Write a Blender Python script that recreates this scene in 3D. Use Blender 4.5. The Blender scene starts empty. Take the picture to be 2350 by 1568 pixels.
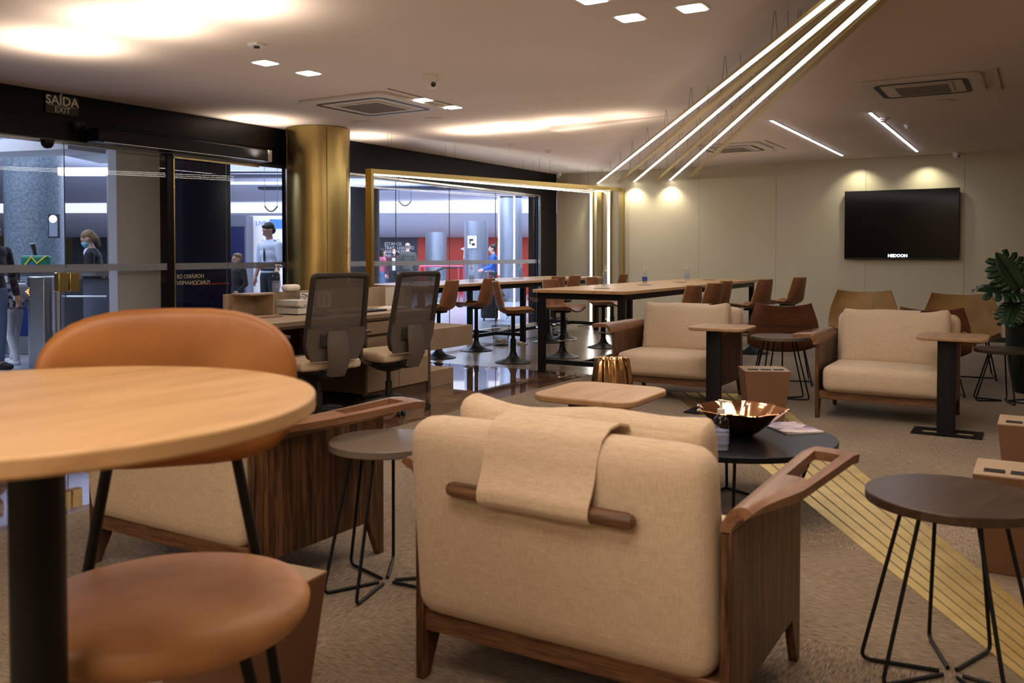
import bpy, bmesh, math, random
from mathutils import Vector, Matrix, Euler
from math import sin, cos, pi, radians

S = bpy.context.scene
COL = S.collection

# ---------------------------------------------------------------- camera
FPX, PCX, PCY, PITCH, YAW, EYE = 2025.0, 1175.0, 633.0, radians(1.4), radians(31.0), 1.28
cam_d = bpy.data.cameras.new('camera')
cam = bpy.data.objects.new('camera', cam_d)
COL.objects.link(cam)
cam.location = (0, 0, EYE)
cam.rotation_euler = (pi/2 - PITCH, 0, YAW)
cam_d.sensor_fit = 'HORIZONTAL'
cam_d.sensor_width = 36.0
cam_d.lens = 36.0 * FPX / 2350.0
cam_d.shift_y = -(784.0 - PCY) / 2350.0
cam_d.clip_start = 0.05
cam_d.clip_end = 200
cam_d.dof.use_dof = True
cam_d.dof.focus_distance = 8.0
cam_d.dof.aperture_fstop = 4.5
S.camera = cam

# ---------------------------------------------------------------- world and exposure
S.view_settings.view_transform = 'Standard'
S.view_settings.look = 'None'
S.view_settings.gamma = 1.0
S.view_settings.use_curve_mapping = False
S.view_settings.exposure = 0.0
S.cycles.use_denoising = True
S.cycles.max_bounces = 8
S.cycles.diffuse_bounces = 4
S.cycles.glossy_bounces = 4
S.cycles.transparent_max_bounces = 16
S.cycles.transmission_bounces = 6
S.cycles.caustics_reflective = False
S.cycles.caustics_refractive = False
S.cycles.sample_clamp_indirect = 4.0
W = bpy.data.worlds.new('world')
S.world = W
W.use_nodes = True
W.node_tree.nodes['Background'].inputs[0].default_value = (0.9, 0.75, 0.6, 1)
W.node_tree.nodes['Background'].inputs[1].default_value = 0.02

WARM = (1.0, 0.70, 0.44)
WARM2 = (1.0, 0.81, 0.63)
COOL = (0.66, 0.76, 1.0)
def area(name, loc, rot, sx, sy, power, col, spread=180):
    d = bpy.data.lights.new(name, 'AREA')
    d.shape = 'RECTANGLE'; d.size = sx; d.size_y = sy; d.energy = power; d.color = col
    d.spread = radians(spread)
    o = bpy.data.objects.new(name, d); COL.objects.link(o)
    o.location = loc; o.rotation_euler = rot
    return o
def spot(name, loc, target, power, col, cone=100, blend=0.8, r=0.04):
    d = bpy.data.lights.new(name, 'SPOT')
    d.energy = power; d.color = col; d.spot_size = radians(cone); d.spot_blend = blend; d.shadow_soft_size = r
    o = bpy.data.objects.new(name, d); COL.objects.link(o)
    o.location = loc
    o.rotation_euler = (Vector(target) - Vector(loc)).to_track_quat('-Z', 'Y').to_euler()
    return o
DOWN, UP = (0, 0, 0), (pi, 0, 0)
CEIL = 2.77
# added warm fill panels without fixtures, standing in for unseen ceiling lamps
area('lounge_fill', (-0.6, 0.45, 2.74), DOWN, 1.4, 1.0, 36, WARM2)
area('lounge_fill', (-1.6, 2.6, 2.74), DOWN, 1.8, 1.2, 26, WARM2)
area('lounge_fill', (-0.7, 4.1, 2.74), DOWN, 1.4, 1.2, 30, WARM2)
area('lounge_fill', (1.8, 5.5, 2.74), DOWN, 1.6, 5.0, 30, WARM2)
area('lounge_fill', (-1.6, -1.9, 2.74), DOWN, 4.0, 1.2, 100, WARM2)
area('ceiling_up_fill', (-0.6, -1.9, 1.9), UP, 4.0, 1.0, 22, WARM2)  # added up-facing fills that brighten the ceiling, no cove holds them
area('ceiling_up_fill', (-5.6, -1.8, 1.9), UP, 4.0, 1.0, 26, WARM2)
area('ceiling_up_fill', (-4.2, 6.0, 2.0), UP, 4.5, 8.0, 26, WARM2)
area('ceiling_up_fill', (-4.8, 11.5, 2.0), UP, 4.0, 4.0, 12, WARM2)
# cool light of the concourse beyond the glass
area('concourse_lamp', (-11.5, 6.0, 2.95), DOWN, 4.0, 9.0, 420, COOL)
area('concourse_lamp', (-12.5, 15.0, 2.85), DOWN, 5.0, 8.0, 640, COOL)
area('concourse_up_fill', (-12.5, 13.0, 2.35), UP, 6.0, 10.0, 160, COOL)  # added unseen fill brightening the concourse ceiling from below
area('concourse_lamp', (-14.0, 21.0, 2.8), DOWN, 10.0, 6.0, 800, COOL)
# added uplights without fixtures that give the pools on the ceiling
for x, y, p in ((-5.95, 3.72, 55), (-5.0, 3.64, 55), (-4.15, 3.6, 55), (-7.5, 7.0, 48), (-7.35, 8.6, 32),
                (-5.95, 8.9, 30), (-5.35, 8.9, 38), (-4.6, 8.85, 26), (-3.9, 8.8, 14)):
    spot('added_uplight', (x, y, 2.36), (x, y, 3), p, (1, 0.82, 0.66), 150, 1.0, 0.03)

# ---------------------------------------------------------------- node helpers
def mat(name, base=(0.5, 0.5, 0.5), rough=0.5, metal=0.0, spec=0.5, coat=0.0, coat_rough=0.1, sheen=0.0,
        trans=0.0, ior=1.45, emit=None, estr=0.0, alpha=1.0):
    m = bpy.data.materials.new(name); m.use_nodes = True
    b = m.node_tree.nodes['Principled BSDF']
    I = b.inputs
    I['Base Color'].default_value = (*base, 1); I['Roughness'].default_value = rough
    I['Metallic'].default_value = metal; I['Specular IOR Level'].default_value = spec
    I['Coat Weight'].default_value = coat; I['Coat Roughness'].default_value = coat_rough
    I['Sheen Weight'].default_value = sheen
    I['Transmission Weight'].default_value = trans; I['IOR'].default_value = ior
    I['Alpha'].default_value = alpha
    if emit:
        I['Emission Color'].default_value = (*emit, 1); I['Emission Strength'].default_value = estr
    return m
def N(m, t, **kw):
    n = m.node_tree.nodes.new(t)
    for k, v in kw.items():
        if k in n.inputs: n.inputs[k].default_value = v
        else: setattr(n, k, v)
    return n
def L(m, a, b): m.node_tree.links.new(a, b)
def coords(m, scale=(1, 1, 1), rot=(0, 0, 0), kind='Object'):
    tc = N(m, 'ShaderNodeTexCoord'); mp = N(m, 'ShaderNodeMapping')
    mp.inputs['Scale'].default_value = scale; mp.inputs['Rotation'].default_value = rot
    L(m, tc.outputs[kind], mp.inputs['Vector'])
    return mp.outputs['Vector']
def ramp(m, fac, stops):
    r = N(m, 'ShaderNodeValToRGB')
    e = r.color_ramp.elements
    e[0].position, e[0].color = stops[0][0], (*stops[0][1], 1)
    e[1].position, e[1].color = stops[-1][0], (*stops[-1][1], 1)
    for p, c in stops[1:-1]:
        x = e.new(p); x.color = (*c, 1)
    L(m, fac, r.inputs['Fac'])
    return r.outputs['Color']
def bump(m, h, strength=0.2, dist=0.01):
    b = N(m, 'ShaderNodeBump'); b.inputs['Strength'].default_value = strength; b.inputs['Distance'].default_value = dist
    L(m, h, b.inputs['Height']); L(m, b.outputs['Normal'], m.node_tree.nodes['Principled BSDF'].inputs['Normal'])
def tocol(m, c): L(m, c, m.node_tree.nodes['Principled BSDF'].inputs['Base Color'])
def wood(name, dark, mid, light, scale, rough=0.4, coat=0.0, axis='Z', stretch=9.0, contrast=1.0):
    m = mat(name, mid, rough, coat=coat)
    sc = {'X': (1, stretch, stretch), 'Y': (stretch, 1, stretch), 'Z': (stretch, stretch, 1)}[axis]
    v = coords(m, tuple(s * scale for s in sc))
    n = N(m, 'ShaderNodeTexNoise', Scale=1.0, Detail=6.0, Roughness=0.6, Distortion=0.6); L(m, v, n.inputs['Vector'])
    n2 = N(m, 'ShaderNodeTexNoise', Scale=6.0, Detail=2.0); L(m, v, n2.inputs['Vector'])
    mx = N(m, 'ShaderNodeMix'); mx.inputs[0].default_value = 0.3
    L(m, n.outputs['Fac'], mx.inputs[2]); L(m, n2.outputs['Fac'], mx.inputs[3])
    tocol(m, ramp(m, mx.outputs[0], [(0.5 - 0.16 / contrast, dark), (0.5, mid), (0.5 + 0.16 / contrast, light)]))
    bump(m, mx.outputs[0], 0.08, 0.004)
    return m
def noisy(name, c1, c2, scale, rough=0.6, bmp=0.2, bd=0.005, metal=0.0, coat=0.0, detail=4.0, stretch=(1, 1, 1), sheen=0.0, lo=0.35, hi=0.65, spec=0.5):
    m = mat(name, c1, rough, metal=metal, coat=coat, sheen=sheen, spec=spec)
    v = coords(m, stretch)
    n = N(m, 'ShaderNodeTexNoise', Scale=scale, Detail=detail); L(m, v, n.inputs['Vector'])
    tocol(m, ramp(m, n.outputs['Fac'], [(lo, c1), (hi, c2)]))
    if bmp: bump(m, n.outputs['Fac'], bmp, bd)
    return m

# ---------------------------------------------------------------- materials
M = {}
M['ceiling'] = noisy('ceiling_paint', (0.66, 0.575, 0.51), (0.70, 0.615, 0.55), 0.7, 0.85, 0.0)
def wall_panel():
    m = mat('wall_linen_panel', (0.42, 0.39, 0.30), 0.8)
    v = coords(m, (1, 1, 1))
    a = N(m, 'ShaderNodeTexNoise', Scale=60.0, Detail=3.0); L(m, coords(m, (8, 8, 1)), a.inputs['Vector'])
    b = N(m, 'ShaderNodeTexNoise', Scale=60.0, Detail=3.0); L(m, coords(m, (1, 1, 8)), b.inputs['Vector'])
    mx = N(m, 'ShaderNodeMath', operation='ADD'); L(m, a.outputs['Fac'], mx.inputs[0]); L(m, b.outputs['Fac'], mx.inputs[1])
    h = N(m, 'ShaderNodeMath', operation='MULTIPLY'); L(m, mx.outputs[0], h.inputs[0]); h.inputs[1].default_value = 0.5
    tocol(m, ramp(m, h.outputs[0], [(0.35, (0.53, 0.46, 0.32)), (0.65, (0.63, 0.56, 0.40))]))
    bump(m, h.outputs[0], 0.15, 0.002)
    return m
M['wall'] = wall_panel()
def carpet():
    m = mat('carpet', (0.2, 0.15, 0.11), 0.95, spec=0.1, sheen=0.2)
    v = coords(m, (1, 1, 1))
    c = N(m, 'ShaderNodeTexChecker', Scale=1.0); L(m, coords(m, (1.0, 1.0, 1.0)), c.inputs['Vector'])
    a = N(m, 'ShaderNodeTexNoise', Scale=110.0, Detail=3.0); L(m, coords(m, (0.22, 1.6, 1)), a.inputs['Vector'])
    b = N(m, 'ShaderNodeTexNoise', Scale=110.0, Detail=3.0); L(m, coords(m, (1.6, 0.22, 1)), b.inputs['Vector'])
    mx = N(m, 'ShaderNodeMix'); L(m, c.outputs['Fac'], mx.inputs[0]); L(m, a.outputs['Fac'], mx.inputs[2]); L(m, b.outputs['Fac'], mx.inputs[3])
    big = N(m, 'ShaderNodeTexNoise', Scale=1.6, Detail=3.0); L(m, v, big.inputs['Vector'])
    ad = N(m, 'ShaderNodeMath', operation='MULTIPLY_ADD'); L(m, big.outputs['Fac'], ad.inputs[0]); ad.inputs[1].default_value = 0.25
    L(m, mx.outputs[0], ad.inputs[2])
    tocol(m, ramp(m, ad.outputs[0], [(0.42, (0.08, 0.056, 0.036)), (0.62, (0.22, 0.16, 0.105)), (0.80, (0.34, 0.25, 0.17))]))
    bump(m, mx.outputs[0], 0.9, 0.01)
    return m
M['carpet'] = carpet()
def marble():
    m = mat('polished_marble', (0.12, 0.06, 0.035), 0.035, spec=0.8, coat=0.6, coat_rough=0.02)
    v = coords(m, (0.6, 0.6, 0.6))
    n = N(m, 'ShaderNodeTexNoise', Scale=2.2, Detail=8.0, Distortion=2.5); L(m, v, n.inputs['Vector'])
    br = N(m, 'ShaderNodeTexBrick', Scale=1.0, offset=0.0)
    br.inputs['Color1'].default_value = (1, 1, 1, 1); br.inputs['Color2'].default_value = (1, 1, 1, 1); br.inputs['Mortar'].default_value = (0.35, 0.3, 0.25, 1)
    br.inputs['Mortar Size'].default_value = 0.004; br.inputs['Brick Width'].default_value = 1.4; br.inputs['Row Height'].default_value = 1.4
    L(m, coords(m, (1, 1, 1)), br.inputs['Vector'])
    c = ramp(m, n.outputs['Fac'], [(0.3, (0.07, 0.033, 0.02)), (0.55, (0.16, 0.085, 0.05)), (0.62, (0.26, 0.15, 0.09)), (0.8, (0.12, 0.06, 0.035))])
    mx = N(m, 'ShaderNodeMix', data_type='RGBA', blend_type='MULTIPLY'); mx.inputs[0].default_value = 1.0
    L(m, c, mx.inputs[6]); L(m, br.outputs['Color'], mx.inputs[7])
    tocol(m, mx.outputs[2])
    return m
M['marble'] = marble()
M['concrete'] = noisy('polished_concrete', (0.20, 0.155, 0.11), (0.31, 0.245, 0.18), 1.8, 0.22, 0.0, detail=8.0)
M['terrazzo'] = noisy('concourse_floor_tile', (0.40, 0.42, 0.48), (0.52, 0.54, 0.60), 8, 0.18, 0.0)
M['black'] = mat('black_metal', (0.008, 0.008, 0.009), 0.42, spec=0.25)
M['blackgloss'] = mat('black_gloss_panel', (0.006, 0.006, 0.007), 0.28, spec=0.22)
M['blackplastic'] = mat('black_plastic', (0.015, 0.015, 0.016), 0.5)
def brass():
    m = mat('brushed_brass', (0.64, 0.48, 0.19), 0.24, metal=1.0)
    v = coords(m, (1, 1, 1))
    n = N(m, 'ShaderNodeTexNoise', Scale=2.0, Detail=3.0); L(m, v, n.inputs['Vector'])
    mr = N(m, 'ShaderNodeMapRange'); mr.inputs[3].default_value = 0.18; mr.inputs[4].default_value = 0.34
    L(m, n.outputs['Fac'], mr.inputs[0]); L(m, mr.outputs[0], m.node_tree.nodes['Principled BSDF'].inputs['Roughness'])
    n2 = N(m, 'ShaderNodeTexNoise', Scale=1.1, Detail=2.0); L(m, coords(m, (1.5, 1.5, 0.8)), n2.inputs['Vector'])
    bump(m, n2.outputs['Fac'], 0.35, 0.03)
    return m
M['brass'] = brass()
M['brassbar'] = mat('satin_brass', (0.50, 0.37, 0.14), 0.33, metal=1.0)
M['brassfloor'] = noisy('worn_floor_brass', (0.78, 0.58, 0.22), (0.90, 0.70, 0.30), 6, 0.42, 0.0, metal=1.0)
M['copper'] = mat('polished_copper', (0.85, 0.48, 0.27), 0.10, metal=1.0)
M['goldvase'] = mat('polished_bronze', (0.62, 0.38, 0.20), 0.10, metal=1.0)
M['led'] = mat('led_strip', (1, 1, 1), 0.5, emit=(1.0, 0.93, 0.84), estr=17.0)
M['ledcool'] = mat('led_strip_cool', (1, 1, 1), 0.5, emit=(0.86, 0.88, 1.0), estr=26.0)
M['lamp'] = mat('downlight_lens', (1, 1, 1), 0.5, emit=(1.0, 0.93, 0.85), estr=10.0)
def linen(name, c1, c2):
    m = mat(name, c1, 0.9, spec=0.15, sheen=0.15)
    a = N(m, 'ShaderNodeTexNoise', Scale=230.0, Detail=2.0); L(m, coords(m, (1.5, 1.5, 0.12)), a.inputs['Vector'])
    b = N(m, 'ShaderNodeTexNoise', Scale=230.0, Detail=2.0); L(m, coords(m, (0.12, 0.3, 1.5)), b.inputs['Vector'])
    ad = N(m, 'ShaderNodeMath', operation='ADD'); L(m, a.outputs['Fac'], ad.inputs[0]); L(m, b.outputs['Fac'], ad.inputs[1])
    h = N(m, 'ShaderNodeMath', operation='MULTIPLY'); L(m, ad.outputs[0], h.inputs[0]); h.inputs[1].default_value = 0.5
    tocol(m, ramp(m, h.outputs[0], [(0.36, c1), (0.62, c2)]))
    bump(m, h.outputs[0], 0.15, 0.002)
    return m
M['linen'] = linen('beige_linen', (0.52, 0.39, 0.275), (0.66, 0.52, 0.385))
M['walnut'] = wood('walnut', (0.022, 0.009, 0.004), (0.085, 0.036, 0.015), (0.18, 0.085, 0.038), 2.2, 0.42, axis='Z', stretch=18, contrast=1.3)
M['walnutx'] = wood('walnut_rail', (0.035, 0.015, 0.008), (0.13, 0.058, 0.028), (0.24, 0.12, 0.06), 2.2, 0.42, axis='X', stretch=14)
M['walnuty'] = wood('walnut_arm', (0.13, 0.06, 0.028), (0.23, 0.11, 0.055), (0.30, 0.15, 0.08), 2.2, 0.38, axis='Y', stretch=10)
M['oak'] = wood('light_oak', (0.42, 0.24, 0.105), (0.55, 0.33, 0.155), (0.62, 0.39, 0.20), 1.1, 0.42, axis='Y', stretch=9)
M['oakmid'] = wood('mid_oak', (0.26, 0.15, 0.075), (0.36, 0.215, 0.11), (0.43, 0.27, 0.15), 1.1, 0.42, axis='Y', stretch=9)
M['oakx'] = wood('light_oak_cross', (0.42, 0.26, 0.13), (0.52, 0.33, 0.18), (0.60, 0.40, 0.22), 1.1, 0.35, axis='X', stretch=9)
M['darkwood'] = wood('dark_oak', (0.035, 0.02, 0.013), (0.055, 0.033, 0.022), (0.085, 0.05, 0.033), 1.6, 0.33, axis='X', stretch=9)
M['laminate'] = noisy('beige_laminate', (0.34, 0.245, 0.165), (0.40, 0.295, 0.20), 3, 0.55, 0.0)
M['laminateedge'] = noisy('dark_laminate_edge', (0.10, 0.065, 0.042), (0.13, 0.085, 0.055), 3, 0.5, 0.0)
M['leather'] = noisy('tan_leather', (0.25, 0.088, 0.02), (0.37, 0.15, 0.042), 5, 0.45, 0.25, 0.004, detail=6.0)
M['leatherlit'] = noisy('tan_leather_lit', (0.36, 0.165, 0.065), (0.48, 0.24, 0.10), 6, 0.5, 0.25, 0.004, detail=6.0)  # the stool's tan leather, lightened to paint overhead light onto the seat
M['leather2'] = noisy('cognac_leather', (0.19, 0.075, 0.03), (0.28, 0.115, 0.05), 7, 0.42, 0.15, 0.003)
M['leather3'] = noisy('mustard_leather', (0.30, 0.17, 0.055), (0.42, 0.25, 0.09), 5, 0.45, 0.15, 0.003)
M['leather4'] = noisy('chestnut_leather', (0.10, 0.035, 0.014), (0.15, 0.055, 0.024), 5, 0.45, 0.15, 0.003)
M['boxwood'] = noisy('terracotta_laminate', (0.17, 0.085, 0.045), (0.20, 0.10, 0.055), 3, 0.6, 0.0)
M['mesh'] = mat('grey_mesh_fabric', (0.12, 0.10, 0.09), 0.8, alpha=0.72)
M['plasticgrey'] = mat('warm_grey_plastic', (0.10, 0.08, 0.068), 0.5)
M['plasticdark'] = mat('dark_grey_plastic', (0.035, 0.027, 0.023), 0.5)
M['seatcream'] = noisy('cream_seat_fabric', (0.50, 0.38, 0.27), (0.60, 0.47, 0.34), 60, 0.9, 0.2)
M['white'] = mat('white_plastic', (0.75, 0.72, 0.68), 0.5)
M['paper'] = mat('white_paper', (0.85, 0.80, 0.74), 0.7)
M['ink'] = mat('black_ink', (0.02, 0.02, 0.02), 0.6)
M['chrome'] = mat('chrome', (0.75, 0.75, 0.75), 0.15, metal=1.0)
M['steel'] = mat('brushed_steel', (0.55, 0.56, 0.58), 0.3, metal=1.0)
def glassmat(name, tint, refl=0.06):
    m = bpy.data.materials.new(name); m.use_nodes = True
    nt = m.node_tree; nt.nodes.clear()
    o = nt.nodes.new('ShaderNodeOutputMaterial'); g = nt.nodes.new('ShaderNodeBsdfGlossy'); t = nt.nodes.new('ShaderNodeBsdfTransparent')
    f = nt.nodes.new('ShaderNodeFresnel'); mx = nt.nodes.new('ShaderNodeMixShader')
    g.inputs['Roughness'].default_value = 0.0; t.inputs['Color'].default_value = (*tint, 1); f.inputs['IOR'].default_value = 1.5
    gm = nt.nodes.new('ShaderNodeNewGeometry'); iv = nt.nodes.new('ShaderNodeMath'); iv.operation = 'SUBTRACT'; iv.inputs[0].default_value = 1.0
    mu = nt.nodes.new('ShaderNodeMath'); mu.operation = 'MULTIPLY'
    nt.links.new(gm.outputs['Backfacing'], iv.inputs[1]); nt.links.new(f.outputs[0], mu.inputs[0]); nt.links.new(iv.outputs[0], mu.inputs[1])
    nt.links.new(mu.outputs[0], mx.inputs[0]); nt.links.new(t.outputs[0], mx.inputs[1]); nt.links.new(g.outputs[0], mx.inputs[2])
    nt.links.new(mx.outputs[0], o.inputs['Surface'])
    return m
M['glass'] = glassmat('window_glass', (0.96, 0.98, 0.98))
M['frost'] = mat('frosted_safety_band', (0.42, 0.46, 0.52), 0.5, alpha=0.72)
M['clear'] = mat('clear_plastic', (0.95, 0.97, 1.0), 0.05, trans=1.0, ior=1.2)
M['clearg'] = glassmat('clear_acrylic', (0.93, 0.95, 0.97))
M['tvblack'] = mat('tv_screen', (0.002, 0.002, 0.002), 0.10, spec=0.2)
M['letter'] = mat('lit_letters', (1, 1, 1), 0.5, emit=(0.75, 0.85, 1.0), estr=1.6)
M['signtext'] = mat('sign_lettering', (0.5, 0.46, 0.36), 0.6, emit=(0.9, 0.8, 0.62), estr=0.03)
M['signplate'] = mat('sign_plate', (0.035, 0.032, 0.02), 0.5)
M['leaf'] = noisy('monstera_leaf', (0.010, 0.035, 0.014), (0.022, 0.06, 0.024), 9, 0.35, 0.1, 0.002)
M['stem'] = mat('plant_stem', (0.05, 0.09, 0.025), 0.5)
M['soil'] = noisy('potting_soil', (0.03, 0.02, 0.012), (0.06, 0.04, 0.025), 60, 0.95, 0.6, 0.02)
M['pot'] = mat('dark_green_glaze', (0.008, 0.013, 0.009), 0.22)
def pl(name, c, r=0.6, **k):
    M[name] = mat(name, c, r, **k); return M[name]

# ---------------------------------------------------------------- mesh builder
class MB:
    def __init__(s): s.v = []; s.f = []
    def add(s, vs, fs, mtx=None):
        b = len(s.v)
        s.v += [tuple(mtx @ Vector(p)) if mtx is not None else tuple(p) for p in vs]
        s.f += [tuple(b + i for i in f) for f in fs]
        return s
    def box(s, c, d, rz=0.0, mtx=None):
        x, y, z = d[0] / 2, d[1] / 2, d[2] / 2
        R = Matrix.Translation(c) @ Matrix.Rotation(rz, 4, 'Z')
        if mtx is not None: R = mtx @ R
        vs = [(a * x, b * y, e * z) for e in (-1, 1) for b in (-1, 1) for a in (-1, 1)]
        return s.add(vs, [(0, 2, 3, 1), (4, 5, 7, 6), (0, 1, 5, 4), (2, 6, 7, 3), (0, 4, 6, 2), (1, 3, 7, 5)], R)
    def span(s, a, b):
        return s.box([(a[i] + b[i]) / 2 for i in range(3)], [abs(b[i] - a[i]) for i in range(3)])
    def tube(s, path, r, n=10, closed=False, cap=True, flat=1.0):
        P = [Vector(p) for p in path]; k = len(P)
        rs = r if isinstance(r, (list, tuple)) else [r] * k
        vs = []; T0 = None; U = None
        for i in range(k):
            if closed: t = P[(i + 1) % k] - P[i - 1]
            else: t = P[min(i + 1, k - 1)] - P[max(i - 1, 0)]
            t.normalize()
            if U is None:
                U = Vector((1, 0, 0)) - t * t.x if abs(t.z) > 0.9 else Vector((0, 0, 1)).cross(t)
                U.normalize()
            else:
                U = U - t * U.dot(t)
                U = U.normalized() if U.length > 1e-6 else t.orthogonal().normalized()
            Vv = t.cross(U)
            for j in range(n):
                a = 2 * pi * j / n
                vs.append(P[i] + (U * cos(a) + Vv * sin(a) * flat) * rs[i])
        fs = []
        for i in range(k if closed else k - 1):
            for j in range(n):
                a = i * n + j; b = i * n + (j + 1) % n
                c = ((i + 1) % k) * n + (j + 1) % n; d = ((i + 1) % k) * n + j
                fs.append((a, b, c, d))
        if not closed and cap:
            fs.append(tuple(range(n - 1, -1, -1))); fs.append(tuple((k - 1) * n + j for j in range(n)))
        return s.add(vs, fs)
    def cyl(s, p0, p1, r0, r1=None, n=24):
        return s.tube([p0, p1], [r0, r0 if r1 is None else r1], n)
    def lathe(s, prof, n=32, c=(0, 0, 0), rad=None):
        vs = []; fs = []; k = len(prof)
        for i, (r, z) in enumerate(prof):
            for j in range(n):
                a = 2 * pi * j / n
                q = r * (rad(a, z, i) if rad else 1.0)
                vs.append((c[0] + q * cos(a), c[1] + q * sin(a), c[2] + z))
        for i in range(k - 1):
            for j in range(n):
                fs.append((i * n + j, i * n + (j + 1) % n, (i + 1) * n + (j + 1) % n, (i + 1) * n + j))
        if prof[0][0] > 1e-4: fs.append(tuple(range(n - 1, -1, -1)))
        if prof[-1][0] > 1e-4: fs.append(tuple((k - 1) * n + j for j in range(n)))
        return s.add(vs, fs)
    def prism(s, poly, a, b, axis='Z', mtx=None):
        # poly is 2D; extruded from a to b along axis
        n = len(poly)
        def P(p, t): return {'Z': (p[0], p[1], t), 'X': (t, p[0], p[1]), 'Y': (p[0], t, p[1])}[axis]
        vs = [P(p, a) for p in poly] + [P(p, b) for p in poly]
        fs = [tuple(range(n - 1, -1, -1)), tuple(range(n, 2 * n))]
        fs += [(i, (i + 1) % n, n + (i + 1) % n, n + i) for i in range(n)]
        return s.add(vs, fs, mtx)
    def sheet(s, fn, nu, nv, th=0.0, hole=None):
        # fn(u,v) -> point; th gives it thickness along its own normals
        g = [[Vector(fn(i / nu, j / nv)) for j in range(nv + 1)] for i in range(nu + 1)]
        def nor(i, j):
            du = g[min(i + 1, nu)][j] - g[max(i - 1, 0)][j]; dv = g[i][min(j + 1, nv)] - g[i][max(j - 1, 0)]
            q = du.cross(dv); return q.normalized() if q.length > 1e-12 else Vector((0, 0, 1))
        w = nv + 1; top = [g[i][j] + nor(i, j) * th / 2 for i in range(nu + 1) for j in range(w)]
        fs = [(i * w + j, (i + 1) * w + j, (i + 1) * w + j + 1, i * w + j + 1) for i in range(nu) for j in range(nv) if not (hole and hole(i, j))]
        if th == 0: return s.add(top, fs)
        bot = [g[i][j] - nor(i, j) * th / 2 for i in range(nu + 1) for j in range(w)]
        o = len(top); fs += [tuple(o + k for k in reversed(f)) for f in fs[:]]
        for i in range(nu):
            fs.append((i * w, o + i * w, o + (i + 1) * w, (i + 1) * w))
            fs.append((i * w + nv, (i + 1) * w + nv, o + (i + 1) * w + nv, o + i * w + nv))
        for j in range(nv):
            fs.append((j, j + 1, o + j + 1, o + j)); k = nu * w
            fs.append((k + j, o + k + j, o + k + j + 1, k + j + 1))
        if hole:
            for i in range(nu):
                for j in range(nv):
                    if hole(i, j):
                        for (p, q_, di, dj) in ((i * w + j, i * w + j + 1, -1, 0), ((i + 1) * w + j, (i + 1) * w + j + 1, 1, 0), (i * w + j, (i + 1) * w + j, 0, -1), (i * w + j + 1, (i + 1) * w + j + 1, 0, 1)):
                            if not hole(i + di, j + dj): fs.append((p, q_, o + q_, o + p))
        return s.add(top + bot, fs)
    def cushion(s, d, r, n=12, puff=(0, 0, 0), mtx=None, warp=None):
        # soft box: size d, edge radius r, faces bulging by puff
        hx, hy, hz = d[0] / 2, d[1] / 2, d[2] / 2
        bm = bmesh.new(); bmesh.ops.create_cube(bm, size=2.0)
        bmesh.ops.subdivide_edges(bm, edges=bm.edges[:], cuts=n, use_grid_fill=True)
        vs = []
        for v in bm.verts:
            q = [max(-1, min(1, sin(c * pi / 2) if abs(c) < 1 else c)) for c in v.co]
            p = Vector((q[0] * hx, q[1] * hy, q[2] * hz))
            core = Vector((max(-(hx - r), min(hx - r, p.x)), max(-(hy - r), min(hy - r, p.y)), max(-(hz - r), min(hz - r, p.z))))
            dl = p - core
            if dl.length > 1e-9: p = core + dl.normalized() * min(r, dl.length if max(abs(dl.x), abs(dl.y), abs(dl.z)) < r - 1e-6 else r)
            w = [(1 - c * c) for c in q]
            p.x += puff[0] * q[0] * w[1] * w[2]; p.y += puff[1] * q[1] * w[0] * w[2]; p.z += puff[2] * q[2] * w[0] * w[1]
            if warp: p = Vector(warp(p, q))
            vs.append(p)
        bm.verts.index_update()
        fs = [tuple(v.index for v in f.verts) for f in bm.faces]
        bm.free()
        return s.add(vs, fs, mtx)
    def build(s, name, m, parent=None, bevel=0.0, seg=2, angle=35, sub=0, loc=None):
        me = bpy.data.meshes.new(name); me.from_pydata(s.v, [], s.f); me.validate(); me.update()
        bm = bmesh.new(); bm.from_mesh(me); bmesh.ops.recalc_face_normals(bm, faces=bm.faces[:]); bm.to_mesh(me); bm.free()
        for p in me.polygons: p.use_smooth = True
        me.set_sharp_from_angle(angle=radians(angle))
        me.materials.append(M[m] if isinstance(m, str) else m)
        o = bpy.data.objects.new(name, me); COL.objects.link(o)
        if bevel:
            b = o.modifiers.new('bevel', 'BEVEL'); b.width = bevel; b.segments = seg; b.limit_method = 'ANGLE'; b.angle_limit = radians(30)
        if sub:
            b = o.modifiers.new('sub', 'SUBSURF'); b.levels = sub; b.render_levels = sub
        if parent is not None: o.parent = parent
        if loc is not None: o.location = loc
        return o
def rr(w, h, r, n=6, cx=0, cy=0):
    pts = []
    for sx, sy, a0 in ((1, 1, 0), (-1, 1, 90), (-1, -1, 180), (1, -1, 270)):
        for i in range(n + 1):
            a = radians(a0 + 90 * i / n); pts.append((cx + sx * (w / 2 - r) + r * cos(a), cy + sy * (h / 2 - r) + r * sin(a)))
    return pts
def squircle(a, b, e=3.0, n=64):
    pts = []
    for i in range(n):
        t = 2 * pi * i / n
        c, q = cos(t), sin(t)
        pts.append((a * math.copysign(abs(c) ** (2 / e), c), b * math.copysign(abs(q) ** (2 / e), q)))
    return pts
def tag(o, label=None, cat=None, group=None, kind=None):
    if label: o['label'] = label
    if cat: o['category'] = cat
    if group: o['group'] = group
    if kind: o['kind'] = kind
    return o
def thing(name, label, cat, loc=(0, 0, 0), rz=0.0, group=None):
    o = bpy.data.objects.new(name, None); COL.objects.link(o); o.empty_display_size = 0.1
    o.location = loc; o.rotation_euler = (0, 0, rz)
    return tag(o, label, cat, group)
def struct(o, label=None, cat=None): return tag(o, label, cat, kind='structure')
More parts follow.
